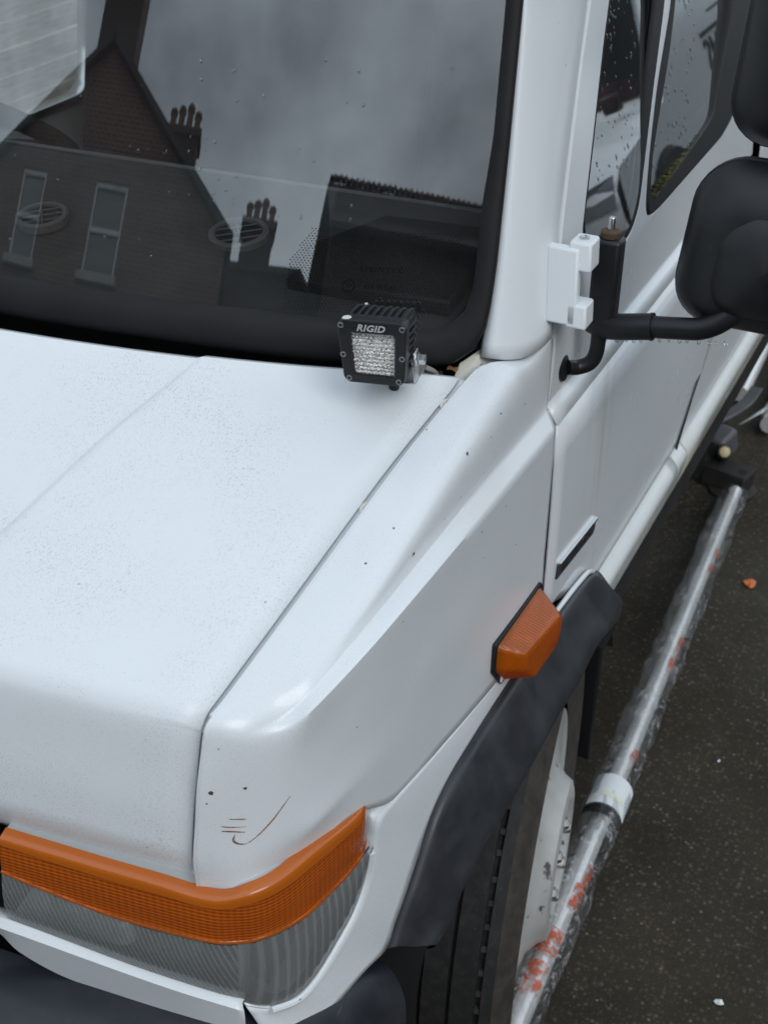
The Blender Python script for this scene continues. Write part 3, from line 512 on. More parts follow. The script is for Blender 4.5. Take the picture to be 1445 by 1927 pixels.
# ------------------------------------------------------------------ the white van
XC = -1.30
van = empty('van', (XC, 3.2, 0.0), 'white van with orange lamps, seen from its front corner, filling the picture', 'van')
def P(name): return [Vector(p) for p in CV[name]]
MIRROR = []
def outward_xy(r, i):
    t = (r[min(len(r) - 1, i + 1)] - r[max(0, i - 1)]).normalized(); return Vector((t.y, -t.x, 0)).normalized()
def part(name, rows, mat, out, solid=0.0, off=-1.0, mirror=True, angle=30, parent=None, bevel=0.0):
    v, f = grid(rows); o = mk(name, v, f, mat, parent or van, out=out, solid=solid, off=off, angle=angle, bevel=bevel)
    if mirror: MIRROR.append(o)
    return o

# bonnet: sections follow the wing gap, bowed in plan and crowned
edge = P('bonnet_edge'); rows = []
edge = crom(edge[:5], 25)[:-1] + crom(edge[4:11], 31)[:-1] + [e + Vector((0, 0.014 * k / 4, 0)) for k, e in enumerate(crom(edge[10:], 5))]
y0, y1 = edge[0].y, edge[-1].y
fr = [i / 44 for i in range(45)]
def crease_x(y): return -0.831 - (1.222 - y) * 0.206
for i, e in enumerate(edge):
    s = (e.y - y1) / (y0 - y1); sr_ = max(0.0, min(1.0, s)) ** 1.3; ky = 0.115 + (0.335 - 0.115) * sr_; kz = 0.032
    if i == 0: e = Vector((e.x - 0.006, e.y + 0.002, e.z - 0.003))
    d0 = (e.x - XC) ** 2; xs = [e.x + (XC - e.x) * (t ** 0.85) for t in fr]
    cx = crease_x(e.y)
    xs += [cx + 0.0035, cx - 0.0005, cx - 0.0045]; xs.sort(reverse=True)
    row = []
    for x in xs:
        d = d0 - (x - XC) ** 2
        drop = max(0.0, min(1.0, (cx + 0.003 - x) / 0.006)) * 0.0030
        if e.z < 1.1: drop *= max(0.0, (e.z - 1.0) / 0.1)
        edge_roll = 0.0025 * max(0.0, 1 - abs(x - e.x) / 0.012) ** 2
        row.append(Vector((x, e.y - ky * d + 0.065 * sr_ * d * d + (edge_roll if e.z < 1.13 else 0), e.z + kz * d - drop - edge_roll)))
    rows.append(row + [Vector((2 * XC - p.x, p.y, p.z)) for p in reversed(row[:-1])])
part('bonnet', rows, MT['paint_bonnet'], (0, -0.4, 1), solid=0.004, mirror=False, angle=28)
# folded return flange along the rear of the bonnet edge and inner gutter in the gap
def gutter_rows():
    e = P('bonnet_edge'); a = crom(e[:5], 20)[:-1] + crom(e[4:], 30)
    r0 = [Vector((p.x - 0.006, p.y + (0.002 if p.z > 1.13 else 0.008), p.z - (0.007 if p.z > 1.13 else 0.001))) for p in a]; r1 = [Vector((p.x + 0.014, q.y, q.z - 0.001)) for p, q in zip(a, r0)]
    return [r0, r1]
part('gutter', gutter_rows(), MT['paint_pillar'], (0, -0.4, 1), solid=0.003)

# front wing: soft shoulder, shoulder crease, flat flank
YS = 0.93
def station(row):                     # same stations along the van for every row of the wing
    d = crom(row, 420); k = next(i for i, p in enumerate(d) if p.y >= YS and i > 40)
    tail_ = d[k:]; y0_, y1_ = tail_[0].y, tail_[-1].y; out = arc(d[:k + 1], 34)
    for q in range(1, 62):
        yy = y0_ + (y1_ - y0_) * q / 61
        for a, b in zip(tail_, tail_[1:]):
            if a.y <= yy <= b.y + 1e-9: out.append(a.lerp(b, (yy - a.y) / max(1e-9, b.y - a.y))); break
        else: out.append(tail_[-1].copy())
    return out
W0, C3, C4, M1, M2, M3, WB = [station(P(k)) for k in ('w0', 'c3', 'c4', 'm1', 'm2', 'm3', 'wb')]
def between(fx, fz, gx, gz):          # tight shoulder along the flank, soft one at the front corner
    out = []
    for i, (a, b) in enumerate(zip(W0, C3)):
        t_ = max(0.0, min(1.0, (i - 24) / 26.0)); t_ = t_ * t_ * (3 - 2 * t_); x_ = gx + (fx - gx) * t_; z_ = gz + (fz - gz) * t_
        out.append(Vector((a.x + (b.x - a.x) * x_, a.y + (b.y - a.y) * x_, a.z + (b.z - a.z) * z_)))
    return out
w = []
for gq_ in ([W0, between(0.42, 0.015, 0.26, 0.06), between(0.72, 0.055, 0.48, 0.17), between(0.88, 0.16, 0.66, 0.34), between(0.965, 0.36, 0.82, 0.56), between(0.995, 0.70, 0.93, 0.80), C3], [C3, C4], [C4, M1, M2, M3], [M3, WB]):
    sp_ = span(gq_, 7); w += sp_ if not w else sp_[1:]
# melt the crease into the corner at the front
nrow = len(w)
for it in range(30):
    old = [[p.copy() for p in r] for r in w]
    for i in range(1, 30):
        wgt = max(0.0, min(1.0, (26 - i) / 12.0)) * 0.55
        if wgt <= 0: continue
        for j in range(1, nrow - 1): w[j][i] = old[j][i].lerp((old[j - 1][i] + old[j + 1][i]) * 0.25 + (old[j][i - 1] + old[j][i + 1]) * 0.25, wgt)
for it in range(1):
    old = [[p.copy() for p in r] for r in w]
    for j in range(1, nrow - 1):
        for i in range(len(w[0])): w[j][i] = old[j][i].lerp((old[j - 1][i] + old[j + 1][i]) * 0.5, 0.22)
wing = part('front_wing', w, MT['paint_wing'], (1, -0.6, 0.6), solid=0.0035, angle=45)
lw = span([crom(P('l0'), 60), crom([a.lerp(b, 0.5) + Vector((0.001, 0, 0)) for a, b in zip(P('l0'), P('l1'))], 60), crom(P('l1'), 60)], 4)
lower_wing = part('wing_lower_panel', lw, MT['paint_wing'], (1, -0.5, 0), solid=0.0035, angle=24)
fl = crom(P('l0')[5:], 40); part('lamp_recess', [fl, [p + Vector((-0.010, 0.004, 0.004)) for p in fl], [p + Vector((-0.045, 0.0, 0.012)) for p in fl]], MT['paint_wing'], (-1, 0, 0), solid=0.002)
wbf = crom(P('wb')[:6], 40); part('lamp_recess', [wbf, [p + outward_xy(wbf, i) * -0.02 + Vector((0, 0, -0.003)) for i, p in enumerate(wbf)]], MT['paint_wing'], (0, 0, -1), solid=0.002)
# return of the wing down into the gap
g0 = P('w0')
part('wing_flange', [[p.copy() for p in crom(g0[:8], 40)], [p + Vector((0.001, 0.008, -0.022)) for p in crom(g0[:8], 40)]], MT['paint_wing'], (-1, 0, 0), solid=0.002)
front_line = [P('w0')[0], P('w2')[0], P('c3')[0], P('c4')[0], P('m1')[0], P('m2')[0], P('m3')[0], P('wb')[0]]
part('wing_flange', [crom(front_line, 40), [p + Vector((-0.001, 0.026, -0.003)) for p in crom(front_line, 40)]], MT['paint_wing'], (-1, 0, 0), solid=0.002)
for q in P('washer'):
    c = q + Vector((0.004, 0.0, -0.012)); n = Vector((0.15, -0.35, 0.92)).normalized()
    o = lathe('wing_bolt', [(0.0, 0.010), (0.003, 0.010), (0.0035, 0.0055), (0.0075, 0.005), (0.008, 0.0035), (0.005, 0.003), (0.005, 0.0)], c, n, MT['cream_metal'], van, 20)

# wheel-arch flare: broad black plastic band with rolled lip
fu, fo = P('fu'), P('fo')
fu2 = arc(crom(fu, 60), 40); fo2 = arc(crom(fo, 60), 40)
mid1 = [a.lerp(b, 0.12) + Vector((0.006, 0, 0.007)) for a, b in zip(fu2, fo2)]
mid2 = [a.lerp(b, 0.5) + Vector((0.008, 0, 0.007)) for a, b in zip(fu2, fo2)]
mid3 = [a.lerp(b, 0.86) + Vector((0.010, 0, 0.010)) for a, b in zip(fu2, fo2)]
lip = [b + Vector((-0.010, 0.004, -0.012)) for b in fo2]; inn = [b + Vector((-0.06, 0.0, -0.004)) for b in fo2]
root = [a + Vector((-0.012, 0, -0.004)) for a in fu2]
part('arch_flare', span([root, fu2, mid1, mid2, mid3, fo2, lip], 3) + [inn], MT['flare_plastic'], (1, 0, 1), angle=50)
bead = [p + Vector((0.001, 0.0, 0.005)) for p in crom(fu[:5], 20)]
tube('arch_bead', bead, 0.0038, MT['paint_side'], van, 10)
# end return of the flare towards the wing
e0 = [root[0], fu2[0], mid1[0], mid2[0], mid3[0], fo2[0]]
tail = crom([fo2[0] + Vector((0.002, 0.004, 0.0)), fo2[0] + Vector((-0.006, 0.012, -0.04)), fo2[0] + Vector((-0.02, 0.02, -0.09))], 12)
tail_in = [p + Vector((-0.075, 0.0, 0.0)) for p in tail]; tail_t = [p + Vector((0.0, 0.010, 0.004)) for p in tail]
part('flare_tail', [tail_in, tail, tail_t, [p + Vector((-0.07, 0, 0)) for p in tail_t]], MT['flare_plastic'], (0, -1, 0), angle=40)
part('flare_tail', [crom(e0, 24), [p + Vector((-0.004, 0.016, -0.004)) for p in crom(e0, 24)]], MT['flare_plastic'], (0, 1, 0))
# wheel housing
hv, hf = lathe_vf([(0.0, 0.43), (-0.34, 0.43)], (-0.462, 1.54, 0.40), (1, 0, 0), (0, -1, 0), 40, R_(10), R_(-165))
mk('wheel_housing', hv, hf, MT['gap_dark'], van)
v, f = grid([[Vector((-0.80, y, z)) for z in (0.05, 0.85)] for y in (1.0, 2.1)]); mk('wheel_housing', v, f, MT['gap_dark'], van)
v, f = box_vf(-0.66, -0.472, 1.925, 1.935, 0.27, 0.66); o = mk('mud_flap', v, f, MT['rubber_black'], van, bevel=0.004)

# ------------------------------------------------------------------ headlamp and indicator
at, ab, lb = [crom(P(k), 80) for k in ('at', 'ab', 'lb')]
at, ab, lb = arc(at, 80), arc(ab, 80), arc(lb, 80)
lamp = empty('headlamp', (-0.62, 0.80, 0.90)); attach(lamp, van); MIRROR_LAMP = [lamp]
def outward(i, rowset):
    a = rowset[max(0, i - 1)]; b = rowset[min(len(rowset) - 1, i + 1)]; t = (b - a).normalized(); n = Vector((t.y, -t.x, 0)).normalized(); return n
def off_row(r, d, dz=0.0):
    n = len(r) - 1; return [p + outward(i, r) * (d if i < n - 5 else d - (d + 0.005) * ((i - n + 5) / 5.0) ** 2) + Vector((0, 0, dz)) for i, p in enumerate(r)]
a_rows = [off_row(at, -0.010, 0.002), off_row(at, 0.0), off_row([x.lerp(y, 0.06) for x, y in zip(at, ab)], 0.0035), off_row([x.lerp(y, 0.18) for x, y in zip(at, ab)], 0.0045)]
o = part('indicator_rim', span(a_rows, 4), MT['amber_rim'], (0.3, -1, 0), parent=lamp, mirror=False, angle=50)
rr = [off_row([x.lerp(y, k) for x, y in zip(at, ab)], d) for k, d in ((0.18, 0.0045), (0.21, 0.0022), (0.5, 0.0035), (0.88, 0.0025), (0.91, 0.0042))]
part('indicator_lens', span(rr, 4), MT['amber_lens'], (0.3, -1, 0), parent=lamp, mirror=False, angle=50)
rr = [off_row([x.lerp(y, k) for x, y in zip(at, ab)], d) for k, d in ((0.91, 0.0042), (0.96, 0.0040), (1.0, 0.000))]
part('indicator_rim', span(rr, 3), MT['amber_rim'], (0.3, -1, 0), parent=lamp, mirror=False, angle=50)
# end cap strip of amber at the wing side
abm = arc(ab, 80)
# clear lens split at the corner into a front and a side pane
def lens_rows(i0, i1, d):
    out = []
    for k in (0.0, 0.06, 0.35, 0.7, 0.96, 1.0):
        dd = d * (0.3 + 0.7 * math.sin(math.pi * min(1, max(0, k * 0.9 + 0.05))))
        out.append([x.lerp(y, k) + outward(i0 + q, ab) * dd for q, (x, y) in enumerate(zip(ab[i0:i1], lb[i0:i1]))])
    return out
# matching arc positions for the lens bottom: the corner index of both rows
ic = min(range(80), key=lambda i: (ab[i] - Vector(CV['ab'][5])).length); jc = min(range(80), key=lambda i: (lb[i] - Vector(CV['lb'][4])).length)
lbf = arc(lb[:jc + 1], ic + 1); lbs = arc(lb[jc:], 80 - ic); lb = lbf + lbs[1:]
part('headlamp_glass', span(lens_rows(0, ic + 1, 0.006), 3), MT['lamp_glass'], (0, -1, 0), parent=lamp, mirror=False, angle=60)
part('sidelight_glass', span(lens_rows(ic, 80, 0.005), 3), MT['lamp_glass_side'], (1, -0.5, 0), parent=lamp, mirror=False, angle=60)
back = [[x.lerp(y, k) + outward(i, ab) * -0.055 for i, (x, y) in enumerate(zip(ab, lb))] for k in (0.0, 0.5, 1.0)]
part('lamp_housing', [[x.copy() for x in ab]] + back + [[x.copy() for x in lb]], MT['lamp_housing'], (0.3, -1, 0), parent=lamp, mirror=False)
part('lamp_housing', [[x + outward(i, at) * -0.008 for i, x in enumerate(at)], [x + outward(i, at) * -0.03 for i, x in enumerate(at)], [x + outward(i, ab) * -0.03 for i, x in enumerate(ab)], [x.copy() for x in ab]], MT['lamp_housing'], (0.3, -1, 0), parent=lamp, mirror=False)
div = [ab[ic].lerp(lb[ic], k) + outward(ic, ab) * 0.0005 for k in (0.0, 0.5, 1.0)]
tube('lens_divider', [d + Vector((0.0, 0.012, 0)) for d in div], 0.007, MT['lamp_housing'], lamp, 8)
# reflector bowl
c = Vector((-0.690, 0.800, 0.874))
prof = [(0.0, 0.034), (0.010, 0.032), (0.022, 0.027), (0.032, 0.018), (0.038, 0.009), (0.040, 0.0)]
vv, ff = lathe_vf(prof, c, (0.05, 1, 0.08), (1, 0, 0), 40); vv = [Vector((c.x + (p.x - c.x) * 1.55, p.y, p.z)) for p in vv]
mk('reflector', vv, ff, MT['reflector'], lamp)
vv, ff = lathe_vf([(0, 0.008), (0.018, 0.008), (0.022, 0.005), (0.023, 0.0)], c + Vector((0, 0.034, 0)), (0, -1, 0), None, 20); mk('lamp_bulb', vv, ff, MT['chrome'], lamp)
MIRROR += [o for o in lamp.children]
# apron below the lamp, grille edge at the far side, bumper
ap = [arc(crom(P(k), 60), 40) for k in ('ap0', 'ap1', 'ap2')]
ap_low = [p + Vector((0, 0.02, -0.006)) for p in ap[2]]
part('front_apron', [[p + Vector((0, 0.012, 0.0)) for p in ap[0]]] + span([ap[0], ap[1]], 3) + span([ap[1], ap[2]], 4)[1:] + [ap_low], MT['paint_wing'], (0, -1, 0.3), solid=0.003, angle=40)
g = [Vector((-0.812, 0.772, 0.97)), Vector((-0.812, 0.772, 0.84))]
box('grille', (XC, 0.80, 0.905), (2 * (abs(XC) - 0.806), 0.03, 0.125), MT['gap_dark'], van, 0.004)
for k in range(4): box('grille_bar', (XC, 0.784, 0.858 + 0.031 * k), (2 * (abs(XC) - 0.808), 0.012, 0.012), MT['mirror_plastic'], van, 0.003)
bp = [(-1.9, 0.70, 0), (-1.30, 0.685, 0), (-0.86, 0.697, 0), (-0.66, 0.72, 0), (-0.545, 0.76, 0), (-0.480, 0.835, 0), (-0.452, 0.92, 0), (-0.440, 1.02, 0)]
bpath = crom(bp, 60)
sect = [(0.090, 0.775), (0.045, 0.772), (0.015, 0.757), (-0.012, 0.725), (-0.022, 0.68), (-0.022, 0.56), (-0.008, 0.50), (0.09, 0.49)]
rows = []
for d, z in sect:
    row = []
    for i, p in enumerate(bpath):
        n = outward(i, bpath); s = max(0.0, (i - 40) / 19.0); taper = 1.0 - 0.55 * s
        zz = 0.64 + (z - 0.64) * (1 - 0.25 * s) - 0.05 * s * s
        row.append(Vector((p.x, p.y, zz)) - n * (d * taper))
    rows.append(row)
part('bumper', span(rows, 3), MT['bumper_plastic'], (0.2, -1, 0.2), mirror=False, angle=50)
bl = [rows[k][0] for k in range(len(rows))]
end = [r[-1] for r in span(rows, 3)]
mk('bumper_end', end, [tuple(range(len(end)))], MT['bumper_plastic'], van, smooth=False)
# inner dark tray behind the bumper, so nothing shines through
v, f = box_vf(-2.1, -0.52, 0.86, 0.98, 0.45, 0.95); mk('radiator_panel', v, f, MT['gap_dark'], van, smooth=False)

# ------------------------------------------------------------------ sill and side
s0, s1, s2 = [crom(P(k), 30) for k in ('s0', 's1', 's2')]
def ext(r, y):                               # carry a rail on along the van
    d = (r[-1] - r[-6]).normalized(); d.z = 0.0; d.x = 0; d = d.normalized(); q = r[-1].copy(); return r + [q + d * (y - q.y)]
sy = [1.70 + 0.12 * i for i in range(38)]
def rail(x, z): return [Vector((x, y, z)) for y in sy]
sill_rows = [rail(-0.460, 0.795), rail(-0.453, 0.783), rail(-0.440, 0.770), rail(-0.436, 0.758), rail(-0.440, 0.735), rail(-0.446, 0.705), rail(-0.452, 0.690), rail(-0.47, 0.682)]
def cut(rows, ya, yb): return [[Vector((p.x, max(ya, min(yb, p.y)), p.z)) for p in r] for r in rows]
for ya, yb in ((1.70, 2.168), (2.172, 2.23), (2.234, 6.2)):
    n = 14 if yb < 3 else 30
    rs = [[Vector((r[0].x, ya + (yb - ya) * i / n, r[0].z)) for i in range(n + 1)] for r in sill_rows]
    part('sill', span(rs, 2), MT['paint_sill'], (1, 0, 0), solid=0.004, angle=60)
v, f = box_vf(-0.52, -0.455, 1.80, 6.2, 0.615, 0.682); MIRROR.append(mk('side_skirt', v, f, MT['skirt_black'], van, bevel=0.01))

# ------------------------------------------------------------------ door
KD = 0.18
def dplane(y, z, c=0.0):
    n = Vector((1, 0, KD)).normalized(); return Vector((-0.468 - KD * max(0.0, z - 1.29), y, z)) + n * c
TOPZ = 2.02
gapU = [(p.y, p.z) for p in P('dgap')[:6]]        # front edge, top -> shoulder
gapU = gapU[:-1] + [(1.4885, 1.27), (1.4865, 1.203)]
gs = (gapU[0][0] - gapU[2][0]) / (gapU[0][1] - gapU[2][1])
front_edge = [(gapU[0][0] + gs * (TOPZ + 0.05 - gapU[0][1]), TOPZ + 0.05)] + gapU
ZS = 1.203
door_rear = [(2.62, TOPZ + 0.05), (2.62, 1.5), (2.575, ZS)]
outer = front_edge[:-1] + [(gapU[-1][0], ZS)] + list(reversed(door_rear))
def ext_up(lp_left, lp_right):          # extend an open outline to the window top
    a, b = lp_left; c, d = lp_right
    return a, b, c, d
def window_loop(name, i0, rearslope, frontslope, r=0.0):
    q = [(p.y, p.z) for p in P(name)]; return q
ql = window_loop('ql', 0, 0, 0); qlo = window_loop('qlo', 0, 0, 0); mw = window_loop('mw', 0, 0, 0); mwo = window_loop('mwo', 0, 0, 0)
def close_top(lp, zt, s0, s1):          # first point = top of one side, last = top of the other side
    a = (lp[0][0] + s0 * (zt - lp[0][1]), zt); b = (lp[-1][0] + s1 * (zt - lp[-1][1]), zt); return [a] + lp + [b]
sq0 = (ql[0][0] - ql[2][0]) / (ql[0][1] - ql[2][1]); sq1 = (ql[-1][0] - ql[-3][0]) / (ql[-1][1] - ql[-3][1])
sq1 = min(sq1, 0.42)
def smooth_loop(lp, n):                # round the polygon a little
    out = []
    for k in range(len(lp)):
        a, b, c = Vector(lp[k - 1]), Vector(lp[k]), Vector(lp[(k + 1) % len(lp)])
        d0 = min(0.030, (a - b).length * 0.4); d1 = min(0.030, (c - b).length * 0.4)
        p0 = b + (a - b).normalized() * d0; p1 = b + (c - b).normalized() * d1
        for j in range(n + 1):
            t = j / n; out.append(tuple(p0 * (1 - t) ** 2 + b * 2 * t * (1 - t) + p1 * t * t))
    return out
Q_open = smooth_loop(close_top(ql, TOPZ - 0.06, sq0, sq1), 3); Q_out = smooth_loop(close_top(qlo, TOPZ - 0.05, sq0, sq1), 3)
sm0 = (mwo[0][0] - mwo[2][0]) / (mwo[0][1] - mwo[2][1]); sm0 = min(sm0, 0.42); sm1 = 0.10
M_out = smooth_loop(close_top(mwo, TOPZ - 0.04, sq1, sm1), 3); M_in = smooth_loop(close_top(mw, TOPZ - 0.06, sq1, sm1), 3)
o = plate('door_upper', [outer, Q_out, M_out], lambda a, b, c: dplane(a, b, c - 0.006), 0.012, MT['paint_side'], van, bevel=0.0025); MIRROR_D = [o]
plate('door_inner', [outer, Q_out, M_out], lambda a, b, c: dplane(a, b, c - 0.020), 0.004, MT['dash_plastic'], van)
# rubber seals round both panes, glass set back
o = plate('window_seal', [Q_out, Q_open], lambda a, b, c: dplane(a, b, c - 0.0005), 0.005, MT['rubber_black'], van, bevel=0.001)
o = plate('window_seal', [M_out, M_in], lambda a, b, c: dplane(a, b, c - 0.003), 0.012, MT['rubber_black'], van, bevel=0.003)
def glass_fn(y0_, z0_):
    return lambda a, b, c: dplane(a, b, c - z0_ - 0.065 * (b - 1.5))
def fatten(lp, e):
    cx = sum(p[0] for p in lp) / len(lp); cy = sum(p[1] for p in lp) / len(lp); return [(cx + (p[0] - cx) * (1 + e), cy + (p[1] - cy) * (1 + e)) for p in lp]
door_glass_q = plate('quarter_light', [fatten(Q_open, 0.015)], glass_fn(1.7, 0.0035), 0.0, MT['door_glass'], van)
door_glass_m = plate('door_window', [fatten(M_in, 0.015)], glass_fn(2.1, 0.008), 0.0, MT['door_glass'], van)
# shoulder band, lower skin
yF = [(1.4805, 1.217), (1.4795, 1.178)]
def dl(y, z, x=-0.45): return Vector((x, y, z))
gl_ = P('dgap')
NY = 24
def yfront(z): return 1.4785 - 0.003 * (1.18 - z)
def yrear(z): return 2.16 + (z - 0.742) * 1.05 if z < 1.0 else 2.43 + (z - 1.0) * 0.7
def drow(z, x, zf=None): return [Vector((x, yfront(z) + (yrear(z) - yfront(z)) * i / NY, z)) for i in range(NY + 1)]
band = [[dplane(1.4835 + (yrear(1.203) - 1.4835) * i / NY, 1.2028, 0.000) for i in range(NY + 1)], drow(1.178, -0.450)]
part('door_shoulder', band, MT['paint_side'], (1, 0, 1), solid=0.004, mirror=False)
# lower skin is cut round the wheel arch: start behind the flare where needed
def arch_y(z):
    if z > 0.905: return yfront(z)
    if z > 0.862: return 1.4785 + (0.905 - z) * 2.0
    return 1.57 + (0.862 - z) * 1.9
lowr = []
for z in (1.178, 1.12, 1.05, 0.98, 0.935, 0.905, 0.888, 0.8845, 0.862, 0.845, 0.825, 0.80, 0.785):
    a = arch_y(z); b = yrear(z); x = -0.4505 + 0.004 * math.sin((1.178 - z) / 0.40 * math.pi)
    lowr.append([Vector((x - (0.0035 if z < 0.885 else 0.0), a + (b - a) * i / NY, z)) for i in range(NY + 1)])
part('door_skin', lowr, MT['paint_side'], (1, 0, 0), solid=0.004, mirror=False, angle=20)
# shut lines
tube('door_gap', [(-0.459, yfront(z) - 0.0045, z) for z in (1.18, 1.1, 1.0, 0.93, 0.90)], 0.004, MT['gap_dark'], van, 6)
tube('door_gap', [(-0.4585, 1.4745, 1.178), (-0.476, 1.4825, 1.203)], 0.004, MT['gap_dark'], van, 6)
tube('door_gap', [dplane(a - 0.004, b, -0.010) for a, b in gapU[::-1]] , 0.004, MT['gap_dark'], van, 6)
gy = [Vector((-0.4535, yrear(z) + 0.0035, z)) for z in (0.77, 0.85, 0.95, 1.1, 1.2)]
tube('door_gap', gy, 0.0035, MT['gap_dark'], van, 6)
# body side behind the door
NR = 20
side = []
for z, x in ((0.785, -0.4525), (0.9, -0.449), (1.0, -0.448), (1.12, -0.449), (1.178, -0.450), (1.217, -0.4565), (1.29, -0.468), (2.05, -0.605), (2.25, -0.66), (2.40, -0.78), (2.46, -0.95), (2.48, XC)):
    ya = yrear(z) + 0.007 if z < 1.22 else (2.587 + (z - 1.217) * 0.13 if z < 1.5 else 2.627)
    side.append([Vector((x, ya + (6.2 - ya) * i / NR, z)) for i in range(NR + 1)])
part('body_side', side, MT['paint_side'], (1, 0, 0), angle=28, mirror=False)
far = [[Vector((2 * XC - r[0].x, 3.1 + 3.1 * i / NR, r[0].z)) for i in range(NR + 1)] for r in side]
part('body_side', far, MT['paint_side'], (-1, 0, 0), angle=28, mirror=False)
# roof over the cab and windscreen header
roof = []
for y, z in ((1.66, 2.03), (1.70, 2.10), (1.85, 2.24), (2.1, 2.36), (2.63, 2.46)):
    roof.append([Vector((XC + (x - XC), y + 0.0, z - 0.25 * max(0, abs(x - XC) - 0.45) ** 2 * 3)) for x in [XC - 0.76 + 1.52 * i / 24 for i in range(25)]])
part('cab_roof', roof, MT['paint_side'], (0, 0, 1), mirror=False)
v, f = box_vf(2 * XC + 0.46, -0.46, 6.18, 6.2, 0.6, 2.46); mk('rear_panel', v, f, MT['paint_side'], van, bevel=0.01)
# small door details: badge, moss in the window channel, filler
bq = P('badge'); bo = (bq[0] + bq[2]) / 2; bex = ((bq[1] - bq[0]) + (bq[2] - bq[3])).normalized(); bey = Vector((0, -bex.z, bex.y)); bl_ = (bq[1] - bq[0]).length; bh = 0.023
bf = frame_fn((-0.4465, bo.y, bo.z), bex, bey, (1, 0, 0))
badge = plate('badge', [[(-bl_ / 2, -bh / 2), (bl_ / 2 - 0.006, -bh / 2), (bl_ / 2, -bh / 2 + 0.006), (bl_ / 2, bh / 2), (-bl_ / 2, bh / 2)]], bf, 0.004, MT['letter_dark'], van, bevel=0.0008)
text_obj('badge_lettering', 'BLUETEC', 0.021, lambda a, b, c: bf(a, b, c + 0.0028), 0.0012, MT['letter_black'], badge, spacing=1.25, xscale=1.35, offset=0.0004)
plate('badge_trim', [[(-bl_ / 2, bh / 2 - 0.0028), (bl_ / 2, bh / 2 - 0.0028), (bl_ / 2, bh / 2 + 0.0016), (-bl_ / 2, bh / 2 + 0.0016)]], lambda a, b, c: bf(a, b, c + 0.001), 0.0060, MT['chrome'], badge, bevel=0.0012)

# ------------------------------------------------------------------ windscreen, seal, pillar, scuttle
RK = 0.42
def wsp(x, z, d=0.0):
    y = 1.40 - 0.28 * (0.78 ** 2 - (x - XC) ** 2) + RK * (z - 1.31)
    n = Vector((0.56 * (x - XC), -1, RK)).normalized(); return Vector((x, y, z)) + n * d
wi, wo = P('ws_in'), P('ws_out')
# glass outline in (x, z), right half from the top corner down to the centre line
TOPW = 1.98
def inx(z): return -0.5415 - 0.0 + (-0.075) * (z - 1.36)
def outline(half, zt, slope, zc):
    a = half[0]; top = (a[0] + slope * (zt - a[1]), zt)
    pts = [(XC, zt), (top[0] - 0.05, zt), (top[0] - 0.012, zt - 0.015), (top[0], zt - 0.05)] + half + [(XC, zc)]
    return pts
hi = [(p.x, p.z) for p in wi]; ho = [(p.x, p.z) for p in wo]
ho = ho[:6] + [(-0.60, 1.276), (-0.70, 1.279), (-0.87, 1.287), (-1.09, 1.293)]
half_in = outline(hi, TOPW - 0.03, -0.1, 1.339); half_out = outline(ho, TOPW, -0.1, 1.297)
NH = 90
def dense(h): return arc([Vector((a, b, 0)) for a, b in h], NH)
hin, hout = dense(half_in), dense(half_out)
def seal_rows(sgn):
    rows = []
    for k, d in ((0.0, 0.000), (0.06, 0.008), (0.3, 0.014), (0.65, 0.015), (0.93, 0.011), (1.0, -0.004)):
        r = []
        for a, b in zip(hin, hout):
            q = a.lerp(b, k); x = q.x if sgn > 0 else 2 * XC - q.x; r.append(wsp(x, q.y, d))
        rows.append(r)
    return rows
sr = [a + list(reversed(b[1:-1])) for a, b in zip(seal_rows(1), seal_rows(-1))]
v, f = grid(span(sr, 3), close=True); mk('windscreen_seal', v, f, MT['rubber'], van, angle=60)
# glass: grid over the outline, clipped by the seal
zs = [1.315 + (TOPW - 1.315) * i / 40 for i in range(41)]
def xmax(z):
    c = [p for p in hin]; best = XC
    for a, b in zip(c, c[1:]):
        if (a.y - z) * (b.y - z) <= 0 and abs(a.y - b.y) > 1e-9: best = max(best, a.x + (b.x - a.x) * (z - a.y) / (b.y - a.y))
    return best
gr = []
for i in range(41):
    row = []
    for j in range(61):
        u = j / 60.0 * 2 - 1; z = zs[i]; lo = 1.331 if True else z
        xm = 0.775 - 0.10 * (z - 1.31); x = XC + u * xm; row.append(wsp(x, z, 0.001))
    gr.append(row)
v, f = grid(gr); mk('windscreen', v, f, MT['screen_glass'], van, out=(0, -1, 0.4))
# A pillar cover
pl, pr_ = crom(P('pil_l'), 20), crom(P('pil_r'), 20)
def ext_top(r, z): d = (r[0] - r[3]).normalized(); return [r[0] + d * ((z - r[0].z) / d.z)] + r
pl, pr_ = ext_top(pl, 2.04), ext_top(pr_, 2.04)
dipped = [a.lerp(b, 0.5) for a, b in zip(pl, pr_)]
prows = []
for k, d in ((-0.03, -0.012), (0.0, 0.0), (0.10, 0.007), (0.3, 0.0125), (0.55, 0.0145), (0.8, 0.0095), (0.95, 0.003), (1.0, -0.001), (1.0, -0.014)):
    r = []; n = Vector((0.75, -0.6, 0.25)).normalized(); kk = max(0.0, min(1.0, k))
    for i, (a, b) in enumerate(zip(pl, pr_)):
        q = a.lerp(b, k) + n * d; s_ = max(0.0, (i - 8) / (len(pl) - 9.0))
        r.append(q + Vector((0, 0, -0.010 * math.sin(math.pi * kk) * s_ ** 2 + 0.004 * kk * s_ ** 2)))
    prows.append(r)
part('windscreen_pillar', span(prows, 3), MT['paint_pillar'], (1, -1, 0), angle=40, solid=0.002)
part('pillar_lining', [[p + Vector((-0.022, 0.020, -0.004)) for p in r] for r in (pl, [a.lerp(b, 0.5) for a, b in zip(pl, pr_)], pr_)], MT['dash_plastic'], (1, -1, 0))
